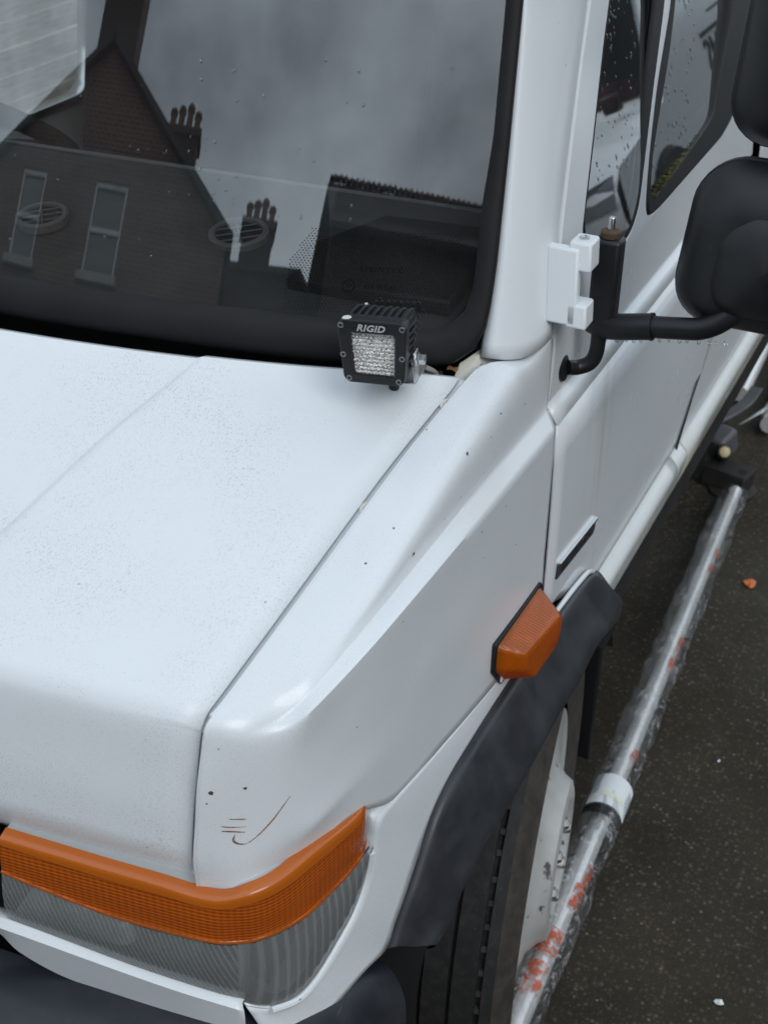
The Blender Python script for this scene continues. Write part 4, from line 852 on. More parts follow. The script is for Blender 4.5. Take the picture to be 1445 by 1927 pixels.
# cream inner gutter panel at the pillar foot, with a rust spot
cg = [Vector((-0.548, 1.395, 1.277)), Vector((-0.520, 1.408, 1.304)), Vector((-0.500, 1.44, 1.305)), Vector((-0.470, 1.49, 1.29)), Vector((-0.49, 1.45, 1.25)), Vector((-0.525, 1.36, 1.262)), Vector((-0.545, 1.345, 1.262))]
mk('scuttle_corner', cg + [p + Vector((0, 0.01, -0.03)) for p in cg], [(0, 1, 2, 3, 4, 5, 6)] + [(i, (i + 1) % 7, (i + 1) % 7 + 7, i + 7) for i in range(7)], MT['cream_metal'], van, bevel=0.003)
o = mk('rust_patch', [Vector((-0.549, 1.372, 1.282)) + Vector((math.cos(a) * 0.007, math.sin(a) * 0.006, 0.002 * math.sin(3 * a) - 0.002)) for a in [k * 0.63 for k in range(10)]], [tuple(range(10))], MT['rust'], van)
# scuttle below the screen: dark trough
tr = []
for x in [XC + 0.74 * (i / 30 * 2 - 1) for i in range(31)]:
    d = (0.77 ** 2 - (x - XC) ** 2); yb = 1.352 - 0.32 * d; zb = 1.285 + 0.03 * d
    tr.append([Vector((x, yb - 0.05, zb - 0.045)), Vector((x, yb + 0.01, zb - 0.040)), Vector((x, yb + 0.04, zb - 0.030)), wsp(x, 1.275, -0.004)])
tr = [[r[i] for r in tr] for i in range(4)]
v, f = grid(tr); mk('scuttle', v, f, MT['rubber_black'], van, out=(0, 0, 1), solid=0.003)
# ------------------------------------------------------------------ side repeater lamp
sl = empty('side_indicator', (-0.45, 1.38, 0.92)); attach(sl, van)
# plan of the base on the wing (y, z) and the raised wedge
b0 = [(1.300, 0.925), (1.302, 0.962), (1.452, 0.957), (1.464, 0.945), (1.462, 0.905), (1.440, 0.884), (1.330, 0.890)]
bb = [Vector((-0.4535, y, z)) for y, z in b0]; bt = [Vector((-0.4400, y * 0.995 + 0.0069, z * 0.99 + 0.009)) for y, z in b0]
n = len(b0)
mk('lamp_gasket', [Vector((-0.456, 1.38 + (p.y - 1.38) * 1.06, 0.925 + (p.z - 0.925) * 1.12)) for p in bb] + [Vector((-0.4465, 1.38 + (p.y - 1.38) * 1.06, 0.925 + (p.z - 0.925) * 1.12)) for p in bb], [tuple(range(n - 1, -1, -1)), tuple(range(n, 2 * n))] + [(i, (i + 1) % n, (i + 1) % n + n, i + n) for i in range(n)], MT['rubber_black'], sl, bevel=0.0015)
l1 = [Vector((-0.448, p.y, p.z)) for p in bb]
l2 = [Vector((-0.404 if y > 1.32 else -0.414, 1.372 + (y - 1.385) * 0.66, 0.927 + (z - 0.925) * 0.62)) for y, z in b0]
mk('side_lens', l1 + l2, [tuple(range(n, 2 * n))] + [(i, (i + 1) % n, (i + 1) % n + n, i + n) for i in range(n)], MT['amber_side'], sl, bevel=0.006, segs=3, angle=60)
lathe('side_bulb', [(0, 0.009), (0.012, 0.011), (0.02, 0.008), (0.024, 0.0)], (-0.445, 1.375, 0.925), (1, 0, 0), MT['chrome'], sl, 16)
box('lamp_backing', (-0.4455, 1.385, 0.922), (0.002, 0.13, 0.055), MT['reflector'], sl)

# ------------------------------------------------------------------ front wheel, steered outwards
SA = R_(10); ax = Vector((math.cos(SA), math.sin(SA), 0)); fw = Vector((math.sin(SA), -math.cos(SA), 0))
wc = Vector((-0.432, 1.57, 0.372))
wheel = empty('front_wheel', wc); attach(wheel, van)
W2 = 0.205
prof = [(-W2 + 0.01, 0.245), (-W2 - 0.004, 0.29), (-W2, 0.335), (-W2 + 0.012, 0.352)]
gro = [0.045, 0.078, 0.127, 0.160]
h = 0.018
pts = []
xg = [(0.045, 0.007), (0.085, 0.004), (0.125, 0.004), (0.165, 0.007)]
cur = -W2 + 0.02; prof.append((cur, 0.358))
for g, wd in xg:
    c_ = -W2 + g
    prof += [(c_ - wd / 2 - 0.001, 0.362), (c_ - wd / 2, 0.352), (c_ + wd / 2, 0.352), (c_ + wd / 2 + 0.001, 0.362)]
prof += [(-0.020, 0.358)]
tread = lathe('tyre_tread', prof, wc, ax, MT['tyre_rubber'], wheel, 120, angle=30, ref=fw)
lathe('tyre_sidewall', [(-0.020, 0.358), (-0.011, 0.350), (-0.004, 0.334), (-0.001, 0.325), (0.003, 0.321), (0.003, 0.314), (0.0, 0.305), (-0.003, 0.275), (-0.012, 0.246)], wc, ax, MT['tyre_wall'], wheel, 120, angle=40, ref=fw)
# tread blocks: raised tie bars in the grooves
vv = []
for g, wd in xg[3:]:
    for k in range(70):
        a = 2 * math.pi * (k + (0.5 if g > 0.1 else 0)) / 70 + random.uniform(-0.01, 0.01); e = fw * math.cos(a) + ax.cross(fw) * math.sin(a); tdir = ax.cross(e)
        c_ = wc + ax * (-W2 + g) + e * 0.3562
        vv.append(([c_ + ax * (sx * wd / 2) + tdir * (st * 0.0040) + e * (se * 0.0042) for se in (-1, 1) for st in (-1, 1) for sx in (-1, 1)], [(0, 2, 3, 1), (4, 5, 7, 6), (0, 1, 5, 4), (2, 6, 7, 3), (0, 4, 6, 2), (1, 3, 7, 5)]))
v, f = merge(vv); o = mk('tread_bars', v, f, MT['tread_bar'], wheel, smooth=False); tag(o, kind='stuff')
lathe('rim', [(-0.06, 0.235), (-0.016, 0.236), (-0.010, 0.232), (-0.012, 0.222), (-0.014, 0.180), (-0.008, 0.150), (0.006, 0.132), (0.019, 0.124), (0.023, 0.112), (0.021, 0.095), (0.010, 0.085), (0.012, 0.0)], wc, ax, MT['wheel_paint'], wheel, 72, angle=35, ref=fw)
for k in range(6):
    a = 2 * math.pi * k / 6 + 0.2; e = fw * math.cos(a) + ax.cross(fw) * math.sin(a)
    lathe('wheel_nut', [(0.005, 0.011), (0.022, 0.010), (0.026, 0.007), (0.026, 0.0)], wc + e * 0.062, ax, MT['bare_metal'], wheel, 6, angle=10)

# ------------------------------------------------------------------ mirrors on the near door
mirror = empty('wing_mirror', (-0.44, 1.55, 1.30)); attach(mirror, van)
dn = Vector((1, 0, KD)).normalized()
# white hinge castings with the pivot bolt
def hbox(name, x, y, z, bev=0.003):
    v, f = box_vf(x[0], x[1], y[0], y[1], z[0], z[1]); v = [Vector((p[0] - (p[2] - 1.36) * 0.16, p[1] + (p[2] - 1.36) * 0.35, p[2])) for p in v]; return mk(name, v, f, MT['paint_pillar'], mirror, bevel=bev, segs=3)
hbox('mirror_hinge', (-0.480, -0.442), (1.478, 1.492), (1.318, 1.400))
hbox('mirror_hinge', (-0.455, -0.428), (1.482, 1.515), (1.376, 1.407))
hbox('mirror_hinge', (-0.455, -0.430), (1.478, 1.508), (1.316, 1.342))
lathe('pivot_bolt', [(0, 0.006), (0.003, 0.006), (0.0035, 0.004), (0.002, 0.0)], (-0.449, 1.514, 1.4065), (0, 0, 1), MT['satin_chrome'], mirror, 16)
# square post with its threaded stud
POST = (-0.4310, 1.5585)
box('mirror_post', (POST[0], POST[1], 1.3425), (0.033, 0.028, 0.109), MT['mirror_plastic'], mirror, 0.005)
box('post_cap', (POST[0], POST[1], 1.3975), (0.024, 0.020, 0.004), MT['gap_dark'], mirror, 0.001)
lathe('stud_nut', [(0, 0.0125), (0.0065, 0.0125), (0.0075, 0.010), (0.0075, 0.0)], (POST[0], POST[1], 1.398), (0, 0, 1), MT['rust_bolt'], mirror, 18, angle=20)
lathe('stud', [(0, 0.0042), (0.016, 0.0042), (0.017, 0.0035), (0.017, 0.0)], (POST[0], POST[1], 1.4045), (0, 0, 1), MT['satin_chrome'], mirror, 14)
A0 = Vector((-0.432, 1.555, 1.284))
sleeve = [A0 + Vector((-0.012, 0.012, 0.0)), A0 + Vector((0.012, 0.0, 0.002)), A0 + Vector((0.063, 0.0, 0.012))]
tube('arm_sleeve', crom(sleeve, 10), 0.0162, MT['mirror_plastic'], mirror, 24)
tube('arm_sleeve', [A0 + Vector((0.0625, 0.0, 0.012)), A0 + Vector((0.0655, 0.0, 0.0125))], 0.0170, MT['mirror_plastic'], mirror, 24)
armp = [A0 + Vector((0.06, 0, 0.0115)), A0 + Vector((0.095, 0, 0.0165)), A0 + Vector((0.125, 0, 0.023)), A0 + Vector((0.150, 0.005, 0.040)), A0 + Vector((0.172, 0.015, 0.068)), A0 + Vector((0.185, 0.03, 0.11))]
tube('mirror_arm', crom(armp, 30), 0.0135, MT['mirror_plastic'], mirror, 24)
stem = [A0 + Vector((0.000, 0.0, -0.008)), A0 + Vector((-0.001, 0, -0.035)), A0 + Vector((-0.007, -0.003, -0.050)), A0 + Vector((-0.020, -0.010, -0.056)), Vector((-0.462, 1.533, 1.231))]
tube('mirror_stay', crom(stem, 24), 0.0095, MT['mirror_plastic'], mirror, 18)
lathe('stay_foot', [(0, 0.019), (0.004, 0.0185), (0.007, 0.011), (0.007, 0.0)], dplane(1.531, 1.232, -0.001), dn, MT['mirror_plastic'], mirror, 24)
lathe('arm_screw', [(0, 0.0042), (0.001, 0.004), (0.001, 0.002), (-0.001, 0.0018), (-0.001, 0)], A0 + Vector((0.040, -0.0160, 0.0040)), (0, -1, -0.1), MT['gap_dark'], mirror, 12)
# raindrops hanging under the arm
dv = []
for k in range(14):
    t = 0.012 + 0.011 * k + random.uniform(-0.003, 0.003); r = random.uniform(0.0013, 0.0027)
    rad = 0.0162 if t < 0.064 else 0.0135; base = A0 + Vector((t, -0.002, 0.016 * t / 0.1)) + Vector((0, 0, -rad))
    dv.append(lathe_vf([(0.001, r), (-0.001, r * 0.95), (-r * 1.3, r * 0.6), (-r * 1.7, 0.0)], base, (0, 0, 1), None, 8))
v, f = merge(dv); o = mk('hanging_drops', v, f, MT['drop_water'], mirror); tag(o, kind='stuff')
def housing(name, cx, cz, wd, ht, yb, depth, shear, rad, parent):
    hs = empty(name, (cx, yb, cz)); attach(hs, parent)
    rows = []
    for d, s, dz in ((0.0, 0.97, 0), (0.004, 1.0, 0), (0.012, 1.0, 0), (0.0125, 0.985, 0), (0.016, 0.985, 0), (0.03, 0.955, 0), (0.048, 0.86, 0), (0.062, 0.70, 0), (0.070, 0.45, 0), (0.072, 0.0, 0)):
        lp = rrect(wd * s, ht * s, max(1e-4, rad * s), 8); rows.append([Vector((cx + a + shear * b, yb - d * depth / 0.072, cz + b)) for a, b in lp])
    v, f = grid(rows, close=True); mk('mirror_shell', v, f, MT['mirror_plastic'], hs, angle=30)
    lp = rrect(wd * 0.95, ht * 0.95, rad * 0.95, 8); mk('mirror_glass', [Vector((cx + a + shear * b, yb - 0.002, cz + b)) for a, b in lp], [tuple(range(len(lp)))], MT['chrome'], hs, smooth=False)
    # raised panel on the back of the shell
    rows = []
    for s, d in ((1.0, 0.050), (0.985, 0.056), (0.9, 0.066), (0.6, 0.079), (0.0, 0.086)):
        lp = rrect(wd * 0.66 * s, ht * 0.66 * s, max(1e-4, rad * 0.8 * s), 8); rows.append([Vector((cx + 0.006 + a + shear * b, yb - d * depth / 0.072, cz - 0.005 + b)) for a, b in lp])
    v, f = grid(rows, close=True); mk('shell_panel', v, f, MT['mirror_plastic'], hs, angle=30)
    return hs
housing('wide_angle_mirror', -0.252, 1.398, 0.205, 0.205, 1.615, 0.072, 0.10, 0.058, van)
housing('main_mirror', -0.205, 1.688, 0.235, 0.37, 1.655, 0.080, 0.06, 0.055, van)
tube('mirror_bar', [(-0.262, 1.60, 1.38), (-0.236, 1.60, 1.60), (-0.22, 1.61, 1.86)], 0.012, MT['mirror_plastic'], mirror, 16)

# ------------------------------------------------------------------ work light on the bonnet
wl = empty('work_light', (-0.583, 1.25, 1.28)); attach(wl, van)
S = 0.92
Rl = Matrix.Rotation(0.1443, 3, 'Z') @ Matrix.Rotation(0.0084, 3, 'X') @ Matrix.Rotation(-0.060, 3, 'Y')
WLc = Vector((-0.583, 1.229, 1.353))
def wlf(a, b, c): return WLc + Rl @ (Vector((a, -c, b)) * S)      # a right, b up, c towards the viewer
def trap(wt, wb, h, r, n=6, cy=0.0):
    out = []
    for (a, b) in rrect(wt, h, r, n): 
        k = wb / wt + (1 - wb / wt) * ((b / h) + 0.5); out.append((a * k, b + cy))
    return out
bez_o = trap(0.0835, 0.073, 0.0785, 0.010); bez_i = trap(0.0545, 0.0490, 0.0545, 0.004, 4, -0.0035)
def ring(name, o_, i_, c0, c1, mat, bev): return plate(name, [o_, i_], lambda a, b, c: wlf(a, b, c + (c0 + c1) / 2), c1 - c0, mat, wl, bevel=bev)
ring('bezel', bez_o, bez_i, -0.008, 0.0, MT['pod_metal'], 0.0016)
body = trap(0.0785, 0.069, 0.0740, 0.009)
v, f = grid([[wlf(a, b, -0.007) for a, b in body], [wlf(a, b, -0.022) for a, b in body], [wlf(a * 0.90, b * 0.90, -0.0225) for a, b in body], [wlf(a * 0.86, b * 0.86, -0.060) for a, b in body], [wlf(a * 0.7, b * 0.7, -0.064) for a, b in body], [wlf(0, 0, -0.064) for a, b in body]], close=True)
mk('light_body', v, f, MT['pod_metal'], wl, angle=40)
# cooling fins over the top, down both sides
def fin(path, th, name='cooling_fin'):
    n = len(path); vs = []
    for s in (-1, 1):
        for (p, q) in path: vs.append((p + s * th, q))
    return vs
for k in range(8):
    a = -0.0315 + 0.009 * k
    prof_ = [(-0.012, 0.0368), (-0.030, 0.0378), (-0.048, 0.0368), (-0.060, 0.0330), (-0.066, 0.0270), (-0.066, 0.020), (-0.012, 0.020)]
    vs = [wlf(a + s * 0.0016, b, c) for s in (-1, 1) for c, b in prof_]; n = len(prof_)
    mk('cooling_fin', vs, [tuple(range(n - 1, -1, -1)), tuple(range(n, 2 * n))] + [(i, (i + 1) % n, (i + 1) % n + n, i + n) for i in range(n)], MT['pod_metal'], wl, bevel=0.0005, smooth=True)
for s in (-1, 1):
    for k in range(7):
        b = 0.027 - 0.009 * k; wx = (0.0360 + 0.0065 * (b / 0.078))
        prof_ = [(-0.012, wx + 0.0012), (-0.048, wx + 0.0012), (-0.060, wx - 0.003), (-0.066, wx - 0.010), (-0.066, 0.020), (-0.012, 0.020)]; n = len(prof_)
        vs = [wlf(s * x, b + q * 0.0015 - 0.10 * (-c - 0.012) * 1.2, c) for q in (-1, 1) for c, x in prof_]
        mk('cooling_fin', vs, [tuple(range(n - 1, -1, -1)), tuple(range(n, 2 * n))] + [(i, (i + 1) % n, (i + 1) % n + n, i + n) for i in range(n)], MT['pod_metal'], wl, bevel=0.0005)
v, f = grid([[wlf(a, b, -0.0095) for a, b in body], [wlf(a * 1.012, b * 1.012, -0.0115) for a, b in body], [wlf(a * 1.012, b * 1.012, -0.0135) for a, b in body], [wlf(a, b, -0.0150) for a, b in body]], close=True); mk('body_rib', v, f, MT['pod_metal'], wl)
# lens: rows of facets behind clear cover
lw_, lh_ = 0.0545, 0.0545; rows = []
NXl, NZl = 66, 56
random.seed(3)
for j in range(NZl + 1):
    row = []
    for i in range(NXl + 1):
        u, q = i / NXl - 0.5, j / NZl - 0.5
        kx = (0.0490 + (0.0545 - 0.0490) * (q + 0.5))
        rowid = int((q + 0.5) * 11); ph = 0.5 * (rowid % 2)
        bumpy = 0.0016 * abs(math.sin((q + 0.5) * 11 * math.pi)) + 0.0011 * abs(math.sin(((u + 0.5) * 9 + ph) * math.pi)) + random.uniform(-0.0005, 0.0005)
        row.append(wlf(u * kx * 1.0, q * lh_ - 0.0035, -0.0068 + bumpy))
    rows.append(row)
t = NT('led_optic'); nz = t.noise(520.0, 3, 0.7)
MT['led_optic'] = t.done(t.pr(color=t.mix(t.ramp(nz, (0.36, 0.0), (0.56, 1.0)), (0.20, 0.195, 0.19), (0.95, 0.93, 0.89)), metal=0.55, rough=0.16, normal=t.bump(nz, 0.8, 0.0016)))
v, f = grid(rows); mk('lens_optic', v, f, MT['led_optic'], wl, smooth=False)
mk('lens_frame', *grid([[wlf(a, b, -0.001) for a, b in bez_i], [wlf(a * 0.985, b * 0.985 , -0.009) for a, b in bez_i]], close=True), MT['gap_dark'], wl)
ow = bez_o
for (a, b) in ((-0.0365, 0.0325), (0.0365, 0.0325), (-0.0355, -0.004), (0.0350, -0.004), (-0.0300, -0.0335), (0.0300, -0.0335)):
    o = wlf(a, b, 0.0); lathe('bezel_screw', [(-0.001, 0.0036), (0.0014, 0.0034), (0.0018, 0.0026), (0.0018, 0.0017), (-0.0002, 0.0016), (-0.0002, 0.0)], o, -(Rl @ Vector((0, 1, 0))), MT['screw_metal'], wl, 16, angle=25)
    lathe('screw_socket', [(0.0004, 0.0016), (0.0004, 0.0)], o, -(Rl @ Vector((0, 1, 0))), MT['gap_dark'], wl, 6)
text_obj('lettering', 'RIGID', 0.0112, lambda a, b, c: wlf(a - 0.001, b + 0.0308, c + 0.0022), 0.0006, MT['silver_print'], wl, shear=0.30, spacing=1.05, xscale=1.12, offset=0.0003)
# bird dropping, side bolt, stainless bracket, cable
lathe('dropping', [(0.0, 0.0055), (0.001, 0.005), (0.0016, 0.002), (0.0010, 0.0)], wlf(-0.031, 0.0385, -0.006), Rl @ Vector((0, 0, 1)), MT['dropping'], wl, 9)
lathe('dropping', [(0.0, 0.002), (0.001, 0.0016), (0.0014, 0.0)], wlf(-0.0225, 0.037, -0.052), Rl @ Vector((0, 0, 1)), MT['dropping'], wl, 7)
sx = Rl @ Vector((1, 0, 0))
lathe('side_bolt', [(-0.008, 0.0075), (0.002, 0.0075), (0.003, 0.0060), (0.009, 0.0060), (0.0095, 0.003), (0.007, 0.0028), (0.007, 0)], wlf(0.0405, -0.022, -0.040), sx, MT['satin_chrome'], wl, 6, angle=15)
def wlbox(name, a, b, c, mat, bev=0.0008):
    v, f = box_vf(a[0], a[1], b[0], b[1], c[0], c[1]); mk(name, [wlf(*p) for p in v], f, mat, wl, bevel=bev)
for sg in (-1, 1):
    xx = sorted((sg * 0.0375, sg * 0.0397)); wlbox('light_bracket', xx, (-0.050, -0.012), (-0.049, -0.031), MT['satin_chrome'])
    xx = sorted((sg * 0.030, sg * 0.0375)); wlbox('bracket_spacer', xx, (-0.026, -0.018), (-0.044, -0.036), MT['pod_metal'])
wlbox('light_bracket', (-0.0397, 0.0397), (-0.0522, -0.0502), (-0.085, -0.031), MT['satin_chrome'])
tube('bracket_foot', [wlf(0, -0.052, -0.070), wlf(0, -0.085, -0.074)], 0.006, MT['pod_metal'], wl, 12)
tube('light_cable', crom([wlf(0.01, -0.025, -0.062), Vector((-0.565, 1.325, 1.300)), Vector((-0.56, 1.345, 1.285)), Vector((-0.56, 1.36, 1.265))], 20), 0.0028, MT['cable'], wl, 8)

# ------------------------------------------------------------------ dents, rust scratches and chips on the wing corner
bv = BVHTree.FromPolygons([v.co.copy() for v in wing.data.vertices], [tuple(p.vertices) for p in wing.data.polygons])
def on_wing(x, z):
    z += 0.010; h = bv.ray_cast(Vector((x, 0.2, z)), Vector((0, 1, 0)))
    return (h[0], h[1]) if h[0] is not None else (Vector((x, 0.84, z)), Vector((0, -1, 0)))
def scratch(pts, wd, mat, name='rust_scratch'):
    pp = crom([Vector((a, b, 0)) for a, b in pts], 16); up_, dn_ = [], []
    for i, p in enumerate(pp):
        tdir = (pp[min(15, i + 1)] - pp[max(0, i - 1)]).normalized(); nn = Vector((-tdir.y, tdir.x, 0)); k = wd * (0.25 + 0.75 * math.sin(math.pi * (0.08 + 0.84 * i / 15))) * random.uniform(0.6, 1.2)
        for sgn, lst in ((1, up_), (-1, dn_)):
            h = on_wing(p.x + nn.x * k * sgn, p.y + nn.y * k * sgn); m = h[1] if h[1].y < 0 else -h[1]; lst.append(h[0] + m * 0.0005)
    v, f = grid([up_, dn_]); mk(name, v, f, mat, van)
scratch([(-0.541, 1.0335), (-0.533, 1.0320), (-0.528, 1.0312)], 0.0008, MT['rust'])
scratch([(-0.5475, 1.0260), (-0.542, 1.0245), (-0.528, 1.0225)], 0.0006, MT['rust'])
scratch([(-0.547, 1.0205), (-0.538, 1.0190), (-0.5285, 1.0165)], 0.0009, MT['rust'])
scratch([(-0.536, 1.0150), (-0.537, 1.0090), (-0.533, 1.0045), (-0.527, 1.0030)], 0.0009, MT['rust'])
scratch([(-0.527, 1.0030), (-0.520, 1.0085), (-0.510, 1.0220), (-0.500, 1.0420)], 0.0006, MT['rust'])
for x, z, r in ((-0.5565, 1.0640, 0.0028), (-0.530, 1.066, 0.0018), (-0.560, 1.052, 0.0010), (-0.553, 1.110, 0.0008)):
    h = on_wing(x, z); e1 = h[1].orthogonal().normalized(); e2 = h[1].cross(e1); m = h[1] if h[1].y < 0 else -h[1]
    mk('paint_chip', [h[0] + m * 0.0005 + (e1 * math.cos(a) + e2 * math.sin(a)) * r * random.uniform(0.6, 1.25) for a in [q * 0.7 for q in range(9)]], [tuple(range(9))], MT['chip_dark'], van)
# chips on the flank and the shoulder
def on_side(y, z):
    h = bv.ray_cast(Vector((0.5, y, z)), Vector((-1, 0, 0))); return h
for y, z, r in ((1.245, 1.25, 0.0022), (1.225, 1.258, 0.0012), (1.11, 1.20, 0.0022), (1.30, 1.245, 0.0010), (1.33, 1.26, 0.0014), (1.40, 1.24, 0.0013), (1.31, 1.155, 0.0010), (1.24, 1.16, 0.0012), (1.28, 1.21, 0.0009), (1.22, 1.21, 0.0010), (1.18, 1.205, 0.0009), (1.25, 1.12, 0.0009), (1.05, 1.16, 0.0010), (0.97, 1.08, 0.0010), (1.35, 1.08, 0.0012)):
    h = on_side(y, z)
    if h[0] is None: continue
    m = h[1] if h[1].x > 0 else -h[1]; e1 = m.orthogonal().normalized(); e2 = m.cross(e1)
    mk('paint_chip', [h[0] + m * 0.0005 + (e1 * math.cos(a) + e2 * math.sin(a)) * r * random.uniform(0.5, 1.2) for a in [q * 0.7 for q in range(9)]], [tuple(range(9))], MT['chip_dark'], van)
# lamp surround rust bead
tube('lamp_surround', [p + Vector((0.003, -0.003, -0.004)) for p in crom(P('lb')[5:], 30)], 0.0042, MT['paint_wing'], van, 8)

# ------------------------------------------------------------------ the cab inside
def dash_pt(x, y):
    s = (y - 1.30) / 0.32; return Vector((x, y - 0.10 * (x + 0.9), 1.312 + 0.05 * s))
rows = []
dxs = [XC + 0.735 * (i / 40 * 2 - 1) for i in range(41)]
front = [wsp(x, 1.322, -0.012) for x in dxs]
for k, z in ((0.0, 1.305), (0.0, 1.312), (0.35, 1.328), (0.7, 1.346), (0.93, 1.358), (0.985, 1.361), (1.0, 1.352), (1.0, 1.33), (0.98, 1.15), (0.96, 0.9)):
    rows.append([Vector((p.x, p.y + ((1.645 + 0.065 * (p.x + 0.9)) - p.y) * k, z)) for p in front])
v, f = grid(span(rows, 2)); mk('dashboard', v, f, MT['dash_plastic'], van, out=(0, 0, 1), angle=40)
# raised instrument cowl with speaker mesh at the near end
cp = [(-0.800, 1.475), (-0.735, 1.585), (-0.575, 1.60), (-0.575, 1.42), (-0.78, 1.40)]
mk('dash_panel', [Vector((x, y, 1.3195 + 0.155 * (y - 1.42))) for x, y in cp] + [Vector((x, y, 1.34 + 0.155 * (y - 1.42))) for x, y in cp], [(4, 3, 2, 1, 0), (5, 6, 7, 8, 9)] + [(i, (i + 1) % 5, (i + 1) % 5 + 5, i + 5) for i in range(5)], MT['dash_dark'], van, bevel=0.004)
vents = []
for (vx, vy, dia) in ((-1.156, 1.424, 0.062), (-0.897, 1.488, 0.070)):
    vt = empty('air_vent', (vx, vy, 1.34)); attach(vt, van); c = Vector((vx, vy, 1.342)); nn = Vector((0.0, -0.16, 1)).normalized()
    lathe('vent_ring', [(-0.006, dia * 0.56), (0.004, dia * 0.56), (0.006, dia * 0.52), (0.005, dia * 0.45), (0.0, dia * 0.44), (-0.004, dia * 0.43)], c, nn, MT['vent_plastic'], vt, 40)
    lathe('vent_bowl', [(0.0018, dia * 0.44), (0.0015, 0.0)], c, nn, MT['gap_dark'], vt, 40)
    e1 = Vector((0.8, 0.6, 0.1)).normalized(); e1 = (e1 - nn * e1.dot(nn)).normalized(); e2 = nn.cross(e1)
    for k in (-1, 0, 1): tube('vent_vane', [c + e2 * (k * dia * 0.22) + e1 * (s * dia * 0.43 * math.sqrt(1 - (k * 0.5) ** 2)) + nn * 0.003 for s in (-1, 1)], 0.0011, MT['vent_plastic'], vt, 6)
    tube('vent_vane', [c + e2 * (s * dia * 0.43) + nn * 0.0042 for s in (-1, 1)], 0.0013, MT['vent_plastic'], vt, 6)
tube('dash_trim', [Vector((x, 1.642 + 0.065 * (x + 0.9), 1.3620)) for x in dxs], 0.0035, MT['vent_plastic'], van, 8)
# steering wheel on the far side
swc = Vector((-1.72, 1.90, 1.27)); swn = Vector((0.0, 0.55, 0.83)).normalized()
swh = empty('steering_wheel', swc); attach(swh, van)
e1 = Vector((1, 0, 0)); e2 = swn.cross(e1)
ring_ = [swc + (e1 * math.cos(a) + e2 * math.sin(a)) * 0.215 for a in [2 * math.pi * k / 48 for k in range(49)]]
tube('wheel_rim', ring_, 0.017, MT['wheel_leather'], swh, 12, caps=False)
lathe('wheel_hub', [(-0.06, 0.0), (-0.055, 0.07), (-0.02, 0.085), (0.0, 0.08), (0.012, 0.05), (0.014, 0.0)], swc - swn * 0.03, swn, MT['wheel_leather'], swh, 28)
for a in (R_(10), R_(170), R_(255), R_(285)):
    d = e1 * math.cos(a) + e2 * math.sin(a); s_ = swn.cross(d); p0 = swc - swn * 0.03 + d * 0.06; p1 = swc + d * 0.21
    mk('wheel_spoke', [p0 - s_ * 0.03, p0 + s_ * 0.03, p1 + s_ * 0.022, p1 - s_ * 0.022] + [q - swn * 0.012 for q in (p0 - s_ * 0.03, p0 + s_ * 0.03, p1 + s_ * 0.022, p1 - s_ * 0.022)], [(0, 1, 2, 3), (7, 6, 5, 4), (0, 4, 5, 1), (1, 5, 6, 2), (2, 6, 7, 3), (3, 7, 4, 0)], MT['wheel_leather'], swh, bevel=0.004)
for sx_, nm in ((-1.72, 'seat'), (-0.90, 'seat')):
    st = empty('cab_seat', (sx_, 2.45, 0.7)); attach(st, van)
    box('seat_cushion', (sx_, 2.38, 0.93), (0.50, 0.50, 0.16), MT['seat_fabric'], st, 0.05, segs=4)
    box('seat_back', (sx_, 2.68, 1.28), (0.48, 0.14, 0.66), MT['seat_red'], st, 0.05, Matrix.Rotation(R_(-12), 3, 'X'), segs=4)
    box('headrest', (sx_, 2.76, 1.70), (0.26, 0.10, 0.18), MT['seat_fabric'], st, 0.04, segs=4)
v, f = box_vf(2 * XC + 0.48, -0.48, 1.58, 6.1, 0.55, 0.60); mk('cab_floor', v, f, MT['dash_dark'], van, smooth=False)
v, f = box_vf(2 * XC + 0.58, -0.62, 3.02, 3.05, 0.6, 2.3); mk('bulkhead', v, f, MT['headliner'], van, smooth=False)
rows = [[Vector((x, y, 2.28 - 0.3 * max(0, abs(x - XC) - 0.4) ** 2)) for x in [XC + 0.68 * (i / 10 * 2 - 1) for i in range(11)]] for y in (1.80, 2.4, 3.03)]
v, f = grid(rows); mk('headliner', v, f, MT['headliner'], van, out=(0, 0, -1))
v, f = grid([[Vector((x, y, 1.99 + (y - 1.69) * 0.9)) for x in (XC - 0.66, XC + 0.66)] for y in (1.69, 1.95)]); mk('sun_visor_panel', v, f, MT['headliner'], van)
# inner skin of the near door
plate('door_lining', [[(1.64, 0.85), (2.55, 0.85), (2.56, 1.315), (1.60, 1.315)]], lambda a, b, c: Vector((-0.53 + c, a, b)), 0.02, MT['dash_plastic'], van)
